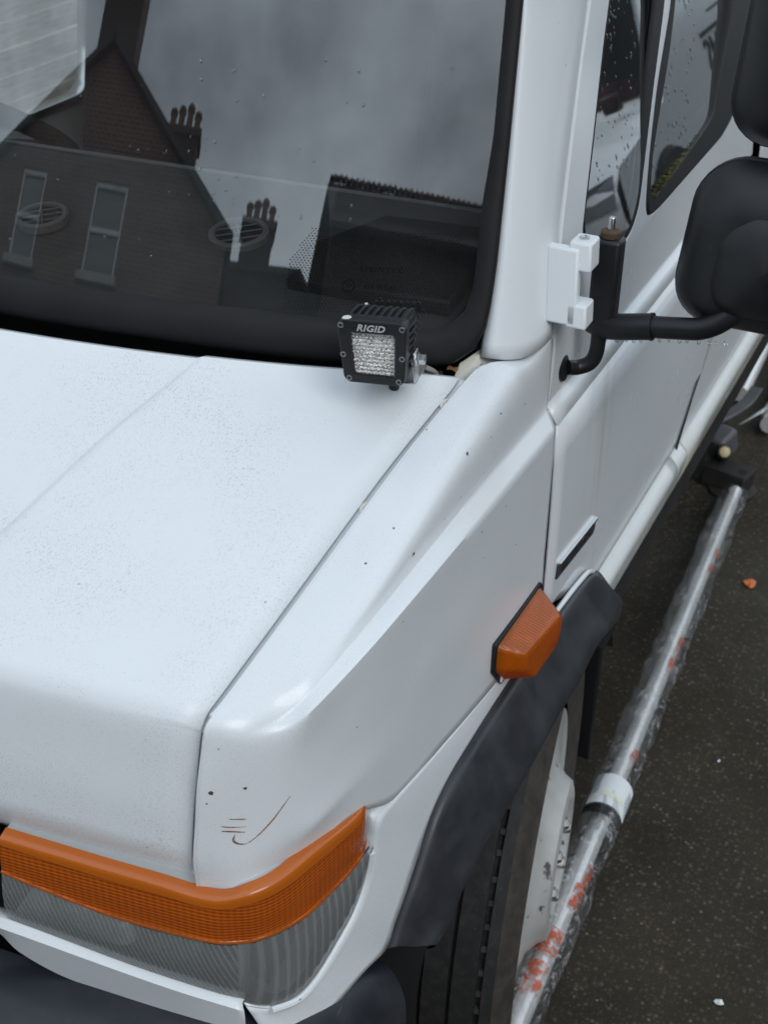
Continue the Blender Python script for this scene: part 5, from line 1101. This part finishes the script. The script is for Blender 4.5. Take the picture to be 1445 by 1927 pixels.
# ------------------------------------------------------------------ far side: mirrored body panels, far door with its big window
for o in list(MIRROR):
    me = o.data.copy()
    for v in me.vertices: v.co.x = 2 * XC - v.co.x
    me.flip_normals()
    c = bpy.data.objects.new(o.name.split('.')[0], me); COL.objects.link(c)
    for m in o.modifiers:
        q = c.modifiers.new(m.name, m.type)
        for a in (('thickness', 'offset') if m.type == 'SOLIDIFY' else ('width', 'segments', 'limit_method', 'angle_limit')): setattr(q, a, getattr(m, a))
    attach(c, van)
def fplane(a, b, c=0.0):
    q = dplane(a, b, c); return Vector((2 * XC - q.x, q.y, q.z)) if b > 1.217 else Vector((2 * XC + 0.452 - c, a, b))
FW = smooth_loop([(1.78, 1.98), (1.66, 1.42), (1.75, 1.36), (2.55, 1.03), (2.84, 1.03), (2.88, 1.12), (2.82, 1.98)], 4)
plate('far_door', [[(1.72, 2.05), (1.47, 1.22), (1.49, 0.80), (3.1, 0.80), (3.1, 2.05)], FW], lambda a, b, c: Vector((2 * XC + 0.452 + max(0.0, b - 1.2) * KD, a, b)) + Vector((c, 0, 0)), 0.02, MT['paint_side'], van)
plate('far_window_seal', [fatten(FW, 0.02), fatten(FW, -0.03)], lambda a, b, c: Vector((2 * XC + 0.462 + max(0.0, b - 1.2) * KD, a, b)) + Vector((c, 0, 0)), 0.03, MT['satin_chrome'], van, bevel=0.003)

# ------------------------------------------------------------------ rain on the glass
def drops(name, fn, n, zone, mat, rr, nrm, run=1.4):
    vs = []
    for k in range(n):
        a, b = zone(); r = random.uniform(*rr); c = fn(a, b, 0.0); nn = nrm(a, b)
        e1 = Vector((0, 0, 1)); e1 = (e1 - nn * e1.dot(nn)).normalized(); e2 = nn.cross(e1); st = random.uniform(1.0, run); rows = []
        for h, s in ((0.0, 1.0), (0.45, 0.8), (0.65, 0.4), (0.7, 0.0)):
            rows.append([c + nn * (h * r * 0.8) + e1 * (math.sin(t) * s * r * st) + e2 * (math.cos(t) * s * r) for t in [2 * math.pi * q / 7 for q in range(7)]])
        vs.append(grid(rows, close=True))
    v, f = merge(vs); o = mk(name, v, f, mat, van, angle=60); tag(o, kind='stuff'); return o
gq, gm = glass_fn(1.7, 0.0035), glass_fn(2.1, 0.008); dnn = lambda a, b: dn
def zq():
    while True:
        b = random.uniform(1.36, 1.62); a = 1.60 + 0.62 * (b - 1.36) + random.uniform(0.02, 0.20)
        if random.random() < 0.35 + 1.6 * (b - 1.36): return a, b
def zm():
    b = random.uniform(1.35, 1.62); return 1.90 + 0.42 * (b - 1.35) + random.uniform(0.0, 0.36) * (0.5 + 1.2 * (b - 1.35)), b
drops('raindrops', gq, 100, zq, MT['drop_water'], (0.0007, 0.0021), dnn, 2.6)
drops('raindrops', gm, 120, zm, MT['drop_water'], (0.0007, 0.0022), dnn, 2.6)
def zw():
    if random.random() < 0.55: return random.gauss(-0.83, 0.045), random.uniform(1.40, 1.60)
    return random.uniform(-1.1, -0.58), random.uniform(1.36, 1.60)
drops('raindrops', lambda a, b, c: wsp(a, b, 0.0015), 70, zw, MT['drop_water'], (0.0006, 0.0020), lambda a, b: (wsp(a, b, 1.0) - wsp(a, b, 0.0)).normalized(), 1.8)
# glass maker's mark on the lower corner of the screen
def mark_fn(a, b, c): return wsp(-0.655 + a, 1.362 + b, 0.0016 + c)
t = NT('glass_mark'); MT['glass_mark'] = t.done(t.pr(color=(0.008, 0.010, 0.010), rough=1.0, spec=0.0))
text_obj('glass_marking', 'SPLINTEX', 0.0085, lambda a, b, c: mark_fn(a + 0.010, b + 0.018, 0), 0.0, MT['glass_mark'], van, spacing=1.3)
text_obj('glass_marking', '43R 001583', 0.0065, lambda a, b, c: mark_fn(a + 0.012, b + 0.0, 0), 0.0, MT['glass_mark'], van, spacing=1.1)
plate('glass_marking', [ell(0.014, 0.014, 20, -0.022, 0.0), ell(0.0118, 0.0118, 20, -0.022, 0.0)], lambda a, b, c: mark_fn(a, b, 0), 0.0, MT['glass_mark'], van)
text_obj('glass_marking', 'E1', 0.006, lambda a, b, c: mark_fn(a - 0.022, b, 0), 0.0, MT['glass_mark'], van)
# dotted frit at the corner of the screen
fv = []
for j in range(34):
    for i in range(52):
        x = -0.745 + i * 0.0040 + (0.0020 if j % 2 else 0); z = 1.334 + j * 0.0026
        lim = 1.334 + 0.090 * min(1.0, max(0.0, (x + 0.775) / 0.05)); xr = -0.562 - 0.06 * (z - 1.334) - (0.03 * max(0, (1.345 - z) / 0.012))
        if z > lim or x > xr: continue
        p = wsp(x, z, 0.0013); r = 0.0009
        fv.append(([p + Vector((r, 0, 0)), p + Vector((0, r * 0.3, r)), p + Vector((-r, 0, 0)), p + Vector((0, -r * 0.3, -r))], [(0, 1, 2, 3)]))
v, f = merge(fv); o = mk('screen_frit', v, f, MT['glass_mark'], van, smooth=False, out=(0, -1, 0)); tag(o, kind='stuff')
# moss in the channel of the main door window
mv = []
for k in range(150):
    s = random.random(); y = 1.90 + 0.34 * s + random.uniform(-0.004, 0.004); z = 1.322 + 0.012 * s + random.uniform(-0.003, 0.008) ; r = random.uniform(0.0015, 0.0045) * (1.2 - s)
    p = dplane(y, z + 0.012, 0.004); mv.append(lathe_vf([(-r, 0), (-r * 0.4, r), (r * 0.4, r * 0.8), (r * 0.7, 0)], p, (random.uniform(-0.3, 0.3), random.uniform(-0.3, 0.3), 1), None, 6))
v, f = merge(mv); o = mk('window_moss', v, f, MT['moss'], van); tag(o, kind='stuff')
# ------------------------------------------------------------------ loose things in the cab
tag(tube('wooden_stick', [Vector((-1.13, 1.262, 1.3190)), Vector((-1.02, 1.275, 1.3210))], 0.0035, MT['pale_wood'], None, 10), 'short pale wooden stick lying at the foot of the windscreen', 'stick')
torch = empty('torch', (-0.55, 1.90, 1.40), 'red torch with black end cap behind the door quarter light', 'torch')
tc = Vector((-0.548, 2.01, 1.432)); td = Vector((0.50, 0.86, -0.06)).normalized()
lathe('torch_body', [(-0.075, 0.0), (-0.074, 0.025), (-0.03, 0.027), (0.0, 0.030), (0.002, 0.030)], tc, td, MT['red_plastic'], torch, 28)
lathe('torch_cap', [(0.002, 0.031), (0.016, 0.031), (0.021, 0.026), (0.021, 0.0)], tc, td, MT['mirror_plastic'], torch, 28)
tube('torch_mount', [tc - td * 0.05, tc - td * 0.05 + Vector((-0.02, -0.02, -0.09))], 0.006, MT['mirror_plastic'], torch, 10)

# ------------------------------------------------------------------ wrapped poles beside the van
def blob_tube(path, rad, seg, jit, seed, flat=1.0):
    rnd = random.Random(seed); pts = crom(path, 90); vs, fs = [], []
    t0 = (pts[-1] - pts[0]).normalized(); side = t0.cross(Vector((0, 0, 1))).normalized(); upv = side.cross(t0)
    ph = [rnd.uniform(0, 6.28) for _ in range(6)]; rows = []
    for i, p in enumerate(pts):
        s = i / 89; row = []
        for k in range(seg):
            a = 2 * math.pi * k / seg
            w_ = 1 + jit * (0.5 * math.sin(7 * s * 6.28 + ph[0] + 2 * a) + 0.4 * math.sin(17 * s * 6.28 + ph[1] - 3 * a) + 0.5 * rnd.uniform(-1, 1))
            r = rad * w_; q = p + side * (math.cos(a) * r) + upv * (math.sin(a) * r * flat); q.z = max(q.z, 0.004); row.append(q)
        rows.append(row)
    return grid(rows, close=True)
A = Vector((-0.391, 1.383, 0.262)); B = Vector((-0.516, 3.36, 0.055))
def on_pole(s): return A.lerp(B, s)
pole = empty('wrapped_pole', ((A + B) / 2).to_tuple(), 'long shiny metal pole in clear plastic film lying beside the front wheel', 'pole')
tube('pole_tube', [A - (B - A) * 0.10, B], 0.0180, MT['pole_metal'], pole, 32)
v, f = blob_tube([A - (B - A) * 0.09 + Vector((0, 0, 0.006)), on_pole(0.3) + Vector((0, 0, 0.006)), on_pole(0.6) + Vector((0, 0, 0.006)), on_pole(0.985) + Vector((0, 0, 0.004))], 0.036, 20, 0.13, 4, 0.90)
mk('plastic_film', v, f, MT['plastic_film'], pole, angle=80)
def sleeve_patch(name, s0, s1, a0, a1, r, mat, parent):
    t0 = (B - A).normalized(); side = t0.cross(Vector((0, 0, 1))).normalized(); upv = side.cross(t0); rows = []
    for i in range(9):
        p = on_pole(s0 + (s1 - s0) * i / 8); rows.append([p + side * (math.cos(R_(a0 + (a1 - a0) * k / 10)) * r) + upv * (math.sin(R_(a0 + (a1 - a0) * k / 10)) * r) for k in range(11)])
    v, f = grid(rows); return mk(name, v, f, mat, parent, out=(0, 0, 1))
for s0, s1, a0, a1 in ((0.00, 0.035, 40, 130), (0.045, 0.075, 30, 140), (0.105, 0.135, 10, 70), (0.135, 0.165, -5, 45), (0.33, 0.345, 10, 60), (0.50, 0.525, 0, 60), (0.535, 0.575, -5, 50), (0.745, 0.765, 0, 50), (0.785, 0.805, 0, 50)):
    sleeve_patch('printed_film', s0, s1, a0, a1, 0.0225, MT['film_print'], pole)
sleeve_patch('paper_label', 0.236, 0.282, 5, 140, 0.0385, MT['paper_white'], pole)
sleeve_patch('label_stripe', 0.247, 0.254, 35, 105, 0.0390, MT['label_yellow'], pole)
sleeve_patch('black_tape', 0.222, 0.235, 60, 165, 0.0365, MT['rubber_black'], pole)
tag(box('timber_block', (-0.375, 1.19, 0.131), (0.14, 0.10, 0.262), MT['pale_wood'], None, 0.004), 'upright timber block propping the near end of the wrapped pole', 'block')
# second pole further back with white tape
C0 = Vector((-0.520, 3.80, 0.045)); C1 = Vector((-0.60, 6.2, 0.045))
p2 = empty('taped_pole', ((C0 + C1) / 2).to_tuple(), 'second metal pole further back with torn white tape round its end', 'pole')
tube('pole_tube', [C0, C1], 0.026, MT['pole_metal'], p2, 24)
for k, (s, r, l) in enumerate(((0.02, 0.031, 0.05), (0.10, 0.0305, 0.03))):
    q = C0.lerp(C1, s); v, f = blob_tube([q, q + (C1 - C0).normalized() * l], r, 14, 0.12, 9 + k); mk('white_tape', v, f, MT['paper_white'], p2)
mk('tape_end', [C0 + Vector((-0.03, 0.03, 0.02)), C0 + Vector((-0.02, 0.06, 0.03)), C0 + Vector((-0.075, -0.03, 0.0)), C0 + Vector((-0.085, -0.02, -0.01))], [(0, 1, 3, 2)], MT['paper_white'], p2, solid=0.002)
p3 = tag(tube('steel_tube', [(-0.640, 3.95, 0.05), (-0.72, 6.2, 0.05)], 0.024, MT['pole_metal'], None, 24), 'plain steel tube between the rusty plank and the taped pole', 'pole')
v, f = box_vf(-0.045, 0.045, -1.4, 1.4, -0.02, 0.02)
M = Matrix.Translation((-0.735, 5.05, 0.075)) @ Matrix.Rotation(R_(1.8), 4, 'Z') @ Matrix.Rotation(R_(60), 4, 'Y')
tag(mk('rusty_plank', [M @ Vector(p) for p in v], f, MT['rust_plank'], None, bevel=0.003), 'rusty brown plank lying along the steel tubes', 'plank')
# steel ground bracket behind the door
BS = Matrix.Translation((-0.551, 3.47, 0.0)) @ Matrix.Scale(0.62, 4) @ Matrix.Translation((0.551, -3.42, 0.0))
bk = empty('steel_bracket', (-0.565, 3.46, 0.0), 'dark steel bracket with grey lever and cream knob on the asphalt', 'bracket')
lathe('foot_plate', [(0.0, 0.0), (0.0, 0.105), (0.012, 0.105), (0.016, 0.095), (0.016, 0.0)], (-0.535, 3.40, 0.002), (0, 0, 1), MT['bracket_dark'], bk, 40)
v, f = merge([box_vf(-0.11, 0.09, -0.008, 0.008, 0.0, 0.075), box_vf(-0.11, -0.095, 0.008, 0.11, 0.0, 0.075), box_vf(0.075, 0.09, 0.008, 0.11, 0.0, 0.075), box_vf(-0.11, 0.09, -0.008, 0.12, 0.0755, 0.086)])
M = Matrix.Translation((-0.565, 3.36, 0.022)) @ Matrix.Rotation(R_(-12), 4, 'Z'); mk('bracket_box', [M @ Vector(p) for p in v], f, MT['bracket_dark'], bk, bevel=0.003)
lathe('bolt_hole', [(0.001, 0.020), (0.003, 0.019), (0.003, 0.0)], M @ Vector((0.055, 0.05, 0.085)), (0, 0, 1), MT['gap_dark'], bk, 20)
lathe('knob', [(-0.03, 0.016), (0.0, 0.024), (0.012, 0.026), (0.022, 0.022), (0.026, 0.012), (0.027, 0.0)], (-0.600, 3.43, 0.165), (0.25, -0.8, 0.5), MT['cream_knob'], bk, 28)
lathe('knob_collar', [(-0.06, 0.034), (-0.008, 0.034), (-0.004, 0.028)], (-0.600, 3.43, 0.165), (0.25, -0.8, 0.5), MT['bracket_dark'], bk, 28)
lev = [Vector((-0.70, 3.58, 0.21)), Vector((-0.645, 3.66, 0.225)), Vector((-0.60, 3.80, 0.23)), Vector((-0.585, 3.95, 0.24))]
rows = [[p + Vector((d[0], 0, d[1])) for p in crom(lev, 16)] for d in ((-0.028, 0.0), (-0.028, 0.016), (0.028, 0.016), (0.028, 0.0), (-0.028, 0.0))]
v, f = grid(rows); mk('lever', v, f, MT['bracket_grey'], bk, bevel=0.003, angle=30)
v, f = merge([box_vf(-0.05, 0.05, -0.02, 0.10, 0, 0.13)]); M = Matrix.Translation((-0.645, 3.55, 0.06)) @ Matrix.Rotation(R_(-20), 4, 'Z') @ Matrix.Rotation(R_(18), 4, 'X'); mk('pivot_block', [M @ Vector(p) for p in v], f, MT['bracket_grey'], bk, bevel=0.012)
for o in [o for o in bpy.data.objects if o.parent is bk]: o.data.transform(BS)
# litter on the asphalt
def fleck(name, c, r, mat, label, cat, seed):
    rnd = random.Random(seed); n = 9; top = [Vector((c[0] + math.cos(6.28 * k / n) * r * rnd.uniform(0.5, 1.2), c[1] + math.sin(6.28 * k / n) * r * rnd.uniform(0.5, 1.2), 0.004 + rnd.uniform(0, 0.006))) for k in range(n)]
    tag(mk(name, top + [Vector((c[0], c[1], 0.011))], [(k, (k + 1) % n, n) for k in range(n)], mat, None, smooth=False), label, cat)
fleck('orange_leaf', (-0.389, 3.023), 0.020, MT['orange_bit'], 'small orange leaf scrap on the asphalt right of the pole', 'leaf', 1)
fleck('paper_scrap', (-0.149, 1.731), 0.008, MT['paper_white'], 'tiny white paper scrap on asphalt at the bottom right', 'paper', 2)
fleck('foil_scrap', (-0.30, 2.34), 0.007, MT['satin_chrome'], 'tiny pale foil scrap on asphalt beside the middle of the pole', 'foil', 3)
gv = []; rnd = random.Random(11)
for k in range(900):
    y = 1.3 + 3.6 * rnd.random() ** 1.4; x = rnd.uniform(-0.75, 0.15 + 0.05 * y); r = rnd.uniform(0.0012, 0.0034)
    gv.append(([Vector((x, y, 0)) + Vector((rnd.uniform(-1, 1), rnd.uniform(-1, 1), 0)).normalized() * r * rnd.uniform(0.7, 1.3) for _ in range(3)] + [Vector((x, y, r * rnd.uniform(0.5, 1.1)))], [(0, 1, 3), (1, 2, 3), (2, 0, 3)]))
v, f = merge(gv); o = mk('loose_grit', v, f, MT['stone_grit'], None, smooth=False); tag(o, 'fine loose grit scattered over the dark asphalt', 'grit', kind='stuff')

# ------------------------------------------------------------------ weathered board fence on the far side of the van
fence = empty('board_fence', (-3.7, 5.0, 0.0), 'weathered grey board fence on the far side of the van', 'fence')
bm_ = box_vf(-0.012, 0.012, -4.0, 4.0, -0.048, 0.048)
me = bpy.data.meshes.new('fence_board'); me.from_pydata(bm_[0], [], bm_[1]); me.materials.append(MT['weathered_board'])
for k in range(18):
    o = bpy.data.objects.new('fence_board', me); COL.objects.link(o); o.location = (-3.7 + random.uniform(-0.004, 0.004), 5.0, 0.06 + 0.1 * k); o.rotation_euler = (0, R_(7), R_(random.uniform(-0.1, 0.1))); attach(o, fence)
for k in range(5): box('fence_post', (-3.76, 1.1 + 1.95 * k, 0.95), (0.08, 0.08, 1.9), MT['weathered_board'], fence, 0.004)

# ------------------------------------------------------------------ houses over the road (mirrored in the windscreen)
def wallpart(name, poly, y, depth, mat, parent, holes=()):
    return plate(name, [poly] + list(holes), lambda a, b, c: Vector((a, y - depth / 2 - c, b)), depth, mat, parent)
def window(parent, x0, x1, z0, z1, y):
    w_ = plate('window', [[(x0, z0), (x1, z0), (x1, z1), (x0, z1)], [(x0 + .07, z0 + .07), (x1 - .07, z0 + .07), (x1 - .07, z1 - .07), (x0 + .07, z1 - .07)]], lambda a, b, c: Vector((a, y - 0.10 - c, b)), 0.12, MT['white_frame'], parent)
    box('glazing_bar', ((x0 + x1) / 2, y - 0.09, (z0 + z1) / 2), (x1 - x0 - .1, 0.06, 0.07), MT['white_frame'], w_)
    v, f = grid([[Vector((x, y - 0.12, z)) for x in (x0, x1)] for z in (z0, z1)]); mk('pane', v, f, MT['house_glass'], w_, smooth=False)
    v, f = grid([[Vector((x, y - 0.3, z)) for x in (x0, x1)] for z in ((z0 + z1) / 2, z1)]); mk('blind', v, f, MT['curtain'], w_, smooth=False)
    box('sill', ((x0 + x1) / 2, y + 0.03, z0 - 0.06), (x1 - x0 + 0.25, 0.22, 0.12), MT['stone_sill'], w_)
def chimney(parent, x0, x1, z0, z1, y0, y1, pots, ph):
    st = box('chimney_stack', ((x0 + x1) / 2, (y0 + y1) / 2, (z0 + z1) / 2), (x1 - x0, y1 - y0, z1 - z0), MT['brick_dark'], parent, smooth=False)
    box('stack_cap', ((x0 + x1) / 2, (y0 + y1) / 2, z1 + 0.06), (x1 - x0 + 0.16, y1 - y0 + 0.16, 0.12), MT['brick_dark'], st)
    for k in range(pots):
        px = x0 + (x1 - x0) * (k + 0.5) / pots; h = ph * (1.0 + 0.12 * ((k * 7) % 3 - 1))
        lathe('chimney_pot', [(0.0, 0.13), (h * 0.15, 0.12), (h * 0.75, 0.10), (h * 0.78, 0.14), (h * 0.9, 0.13), (h, 0.06), (h, 0.0)], (px, (y0 + y1) / 2, z1 + 0.12), (0, 0, 1), MT['terracotta'], st, 14)
HY = -15.0
hA = empty('gable_house', (-5.8, HY - 4, 0), 'tall brick gable house over the road with four chimney pots, mirrored in the windscreen', 'house')
apex = (-6.3, 10.35); er = (-1.27, 7.85); el = (-11.3, 7.85)
winsA = [(-6.05, -4.85, 7.0, 8.35), (-9.0, -8.0, 7.0, 8.35), (-6.05, -4.85, 3.6, 5.4), (-9.0, -7.8, 3.6, 5.4), (-3.6, -2.6, 3.6, 5.2), (-6.05, -4.85, 0.9, 2.6)]
wallpart('wall', [(er[0], 0), er, apex, el, (el[0], 0)], HY, 0.3, MT['brick_red'], hA, [[(a, c), (b, c), (b, d), (a, d)] for a, b, c, d in winsA])
for a, b, c, d in winsA: window(hA, a, b, c, d, HY)
for s, e in ((1, er), (-1, el)):
    v, f = grid([[Vector((apex[0], y, apex[1] + 0.12)), Vector((e[0] + 0.2 * s, y, e[1] + 0.02))] for y in (HY + 0.22, HY - 9)]); mk('roof', v, f, MT['slate'], hA, solid=0.12, smooth=False)
box('wall', (er[0] - 0.15, HY - 4.6, er[1] / 2), (0.3, 8.6, er[1]), MT['brick_red'], hA, smooth=False)
chimney(hA, -4.05, -2.85, 8.4, 9.58, HY - 1.4, HY - 0.8, 4, 0.46)
chimney(hA, -7.2, -5.68, 9.6, 12.4, HY - 1.5, HY - 0.6, 3, 0.6)
hB = empty('low_brick_house', (0, HY - 5, 0), 'lower brick house with small chimney between gable house and dark house', 'house')
wallpart('wall', [(-1.05, 0), (2.4, 0), (2.4, 7.2), (1.30, 7.95), (-1.05, 7.85)], HY - 1.2, 0.3, MT['brick_dark'], hB, [[(-0.4, 5.3), (0.5, 5.3), (0.5, 6.8), (-0.4, 6.8)]])
window(hB, -0.4, 0.5, 5.3, 6.8, HY - 1.2)
v, f = grid([[Vector((x, HY - 1.0, z)) for x, z in ((-1.2, 7.95), (1.35, 8.02), (2.5, 7.2))], [Vector((x, HY - 8, z + 0.3)) for x, z in ((-1.2, 7.95), (1.35, 8.02), (2.5, 7.2))]]); mk('roof', v, f, MT['slate'], hB, solid=0.1, smooth=False)
chimney(hB, -0.80, 0.30, 7.7, 8.75, HY - 2.2, HY - 1.6, 4, 0.42)
hC = empty('dark_tiled_house', (6, HY - 2, 0), 'dark house with saw-toothed ridge tiles, mirrored right of the other roofs', 'house')
wallpart('wall', [(2.1, 0), (13, 0), (13, 9.0), (2.1, 9.0)], HY - 0.2, 0.3, MT['brick_dark'], hC, [[(a, 3.2), (a + 1.1, 3.2), (a + 1.1, 5.0), (a, 5.0)] for a in (4.0, 8.0)])
for a in (4.0, 8.0): window(hC, a, a + 1.1, 3.2, 5.0, HY - 0.2)
v, f = grid([[Vector((x, y, z)) for x in (1.95, 13.2)] for y, z in ((HY + 0.25, 8.3), (HY - 1.6, 9.66), (HY - 6.5, 6.5))]); mk('roof', v, f, MT['slate'], hC, solid=0.1, smooth=False)
rt = lathe_vf([(0.0, 0.085), (0.15, 0.085), (0.155, 0.115), (0.19, 0.115), (0.195, 0.085)], (0, 0, 0), (1, 0, 0), (0, 1, 0), 10, 0.0, math.pi)
me = bpy.data.meshes.new('ridge_tile'); me.from_pydata([tuple(p) for p in rt[0]], [], rt[1]); me.materials.append(MT['ridge_clay'])
for k in range(56):
    o = bpy.data.objects.new('ridge_tile', me); COL.objects.link(o); o.location = (2.0 + 0.2 * k, HY - 1.6, 9.70 + random.uniform(-0.01, 0.01)); attach(o, hC)
# pavement and kerb over the road
v, f = box_vf(-40, 40, HY + 0.05, HY + 2.6, -0.05, 0.12); tag(mk('pavement', v, f, MT['render_wall'], None, smooth=False), kind='structure')
v, f = box_vf(-40, 40, HY + 2.605, HY + 2.75, -0.05, 0.13); tag(mk('kerb', v, f, MT['stone_sill'], None, bevel=0.015), kind='structure')
# rendered house on the far side behind the fence, and one to the right that shades the flank
hD = empty('rendered_house', (-9, 4, 0), 'plain rendered house standing behind the board fence', 'house')
box('wall', (-9.0, 5.0, 3.0), (7.0, 12.0, 6.0), MT['render_wall'], hD, smooth=False)
v, f = grid([[Vector((x, y, z)) for y in (-1.4, 11.4)] for x, z in ((-5.2, 5.9), (-9.0, 8.6), (-12.8, 5.9))]); mk('roof', v, f, MT['slate'], hD, solid=0.15, smooth=False)

# ------------------------------------------------------------------ small white van parked alongside (mirrored in the door glass)
v2 = empty('panel_van', (2.1, 9.0, 0.0), 'small white panel van parked alongside, seen only in the door windows', 'van')
XM = 2.10
def hw(y, z):
    base = 0.88 if y > 6.9 else 0.80 + 0.08 * max(0, (y - 6.0) / 0.9); return base - max(0, z - 1.0) * 0.13
prof2 = [(6.02, 0.42), (6.0, 0.50), (6.02, 0.62), (6.12, 0.70), (6.5, 0.76), (6.92, 0.82), (7.38, 1.36), (7.55, 1.50), (8.0, 1.58), (10.4, 1.60), (10.5, 1.50), (10.52, 0.35)]
rows = []
for y, z in prof2: rows.append([Vector((XM + s * hw(y, z) * k, y + (0.10 * (k ** 2) if y < 6.6 else 0), z - (0.03 * k ** 4))) for s, k in ((-1, 1.0), (-1, 0.85), (-1, 0.5), (1, 0.0), (1, 0.5), (1, 0.85), (1, 1.0))])
v, f = grid(rows); mk('body_shell', v, f, MT['paint_other'], v2, out=(0, -0.2, 1), angle=40)
for s in (-1, 1):
    ys = [6.1 + 0.1 * q for q in range(45)]; rows = []
    def topz(y):
        for (a, za), (b, zb) in zip(prof2[2:], prof2[3:]):
            if a <= y <= b: return za + (zb - za) * (y - a) / (b - a) - 0.03
        return 1.5
    for u in [q / 10 for q in range(11)]:
        rows.append([Vector((XM + s * hw(y, 0.30 + (topz(y) - 0.30) * u), y + (0.10 if y < 6.6 else 0.0) * u, 0.30 + (topz(y) - 0.30) * u)) for y in ys])
    v, f = grid(rows); mk('side_panel', v, f, MT['paint_other'], v2, out=(s, 0, 0))
    w2 = [(7.05, 0.88), (7.50, 1.38), (8.05, 1.45), (8.05, 0.90)]
    mk('cab_window', [Vector((XM + s * (hw(y, z) + 0.006), y, z)) for y, z in w2], [(0, 1, 2, 3)], MT['house_glass'], v2, smooth=False) if s > 0 else None
    box('roof_rail_line', (XM + s * 0.873, 9.2, 1.01), (0.012, 2.3, 0.012), MT['letter_dark'], v2)
    for wy in (6.75, 9.85): lathe('wheel', [(-0.10, 0.0), (-0.10, 0.28), (-0.07, 0.30), (0.07, 0.30), (0.10, 0.28), (0.10, 0.19), (0.07, 0.17), (0.08, 0.0)], (XM + s * 0.80, wy, 0.30), (s, 0, 0), MT['van_tyre'], v2, 36)
rows = [[Vector((XM + k * hw(y, z) * 0.90, y - 0.012, z + 0.010)) for k in (-1, -0.5, 0, 0.5, 1)] for y, z in ((6.95, 0.845), (7.12, 1.045), (7.37, 1.345))]
v, f = grid(rows); mk('windscreen', v, f, MT['dark_glass'], v2)
v, f = box_vf(XM - 0.42, XM + 0.42, 5.985, 6.03, 0.42, 0.56); mk('grille', v, f, MT['gap_dark'], v2, bevel=0.01)
for s in (-1, 1):
    c = [Vector((XM + s * 0.48, 6.03, 0.50)), Vector((XM + s * 0.78, 6.10, 0.52)), Vector((XM + s * 0.80, 6.16, 0.66)), Vector((XM + s * 0.62, 6.06, 0.63))]
    mk('headlight', [p + Vector((0, -0.012, 0)) for p in c], [(0, 1, 2, 3)], MT['house_glass'], v2, smooth=False)
v, f = box_vf(XM - 0.84, XM + 0.84, 5.96, 6.2, 0.24, 0.41); mk('bumper', v, f, MT['bumper_plastic'], v2, bevel=0.03)
box('sticker', (XM - 0.62, 7.0, 0.915), (0.12, 0.004, 0.07), MT['sticker_yellow'], v2, 0, Matrix.Rotation(R_(-40), 3, 'X'))
box('spot_lamp', (XM - 0.66, 6.80, 0.88), (0.09, 0.07, 0.09), MT['pod_metal'], v2, 0.01)
box('body_swage', (XM - 0.885, 9.3, 0.56), (0.012, 2.1, 0.03), MT['paint_other'], v2, 0.004)
fx = XM - 0.886
lt = text_obj('lettering', 'WILLIAMS', 0.28, lambda a, b, c: Vector((fx - c, 8.62 - a, 0.785 + b)), 0.004, MT['letter_dark'], v2, spacing=1.05, xscale=0.9)
sh = 7.78 - min(v.co.y for v in lt.data.vertices); lt.data.transform(Matrix.Translation((0, sh, 0)))
box('lettering_bar', (fx - 0.002, 8.45, 0.925), (0.006, 1.34, 0.022), MT['letter_dark'], v2)

# unseen terrace on the right, added to darken the van's flank
hE = empty('shade_terrace', (19, 6, 0), 'long brick terrace out of view on the right, added to shade the white van', 'house')
box('wall', (19.0, 6.0, 3.6), (6.0, 44.0, 7.2), MT['brick_red'], hE, smooth=False)
v, f = grid([[Vector((x, y, z)) for y in (-16.4, 28.4)] for x, z in ((15.7, 7.1), (19.0, 9.6), (22.3, 7.1))]); mk('roof', v, f, MT['slate'], hE, solid=0.15, smooth=False)
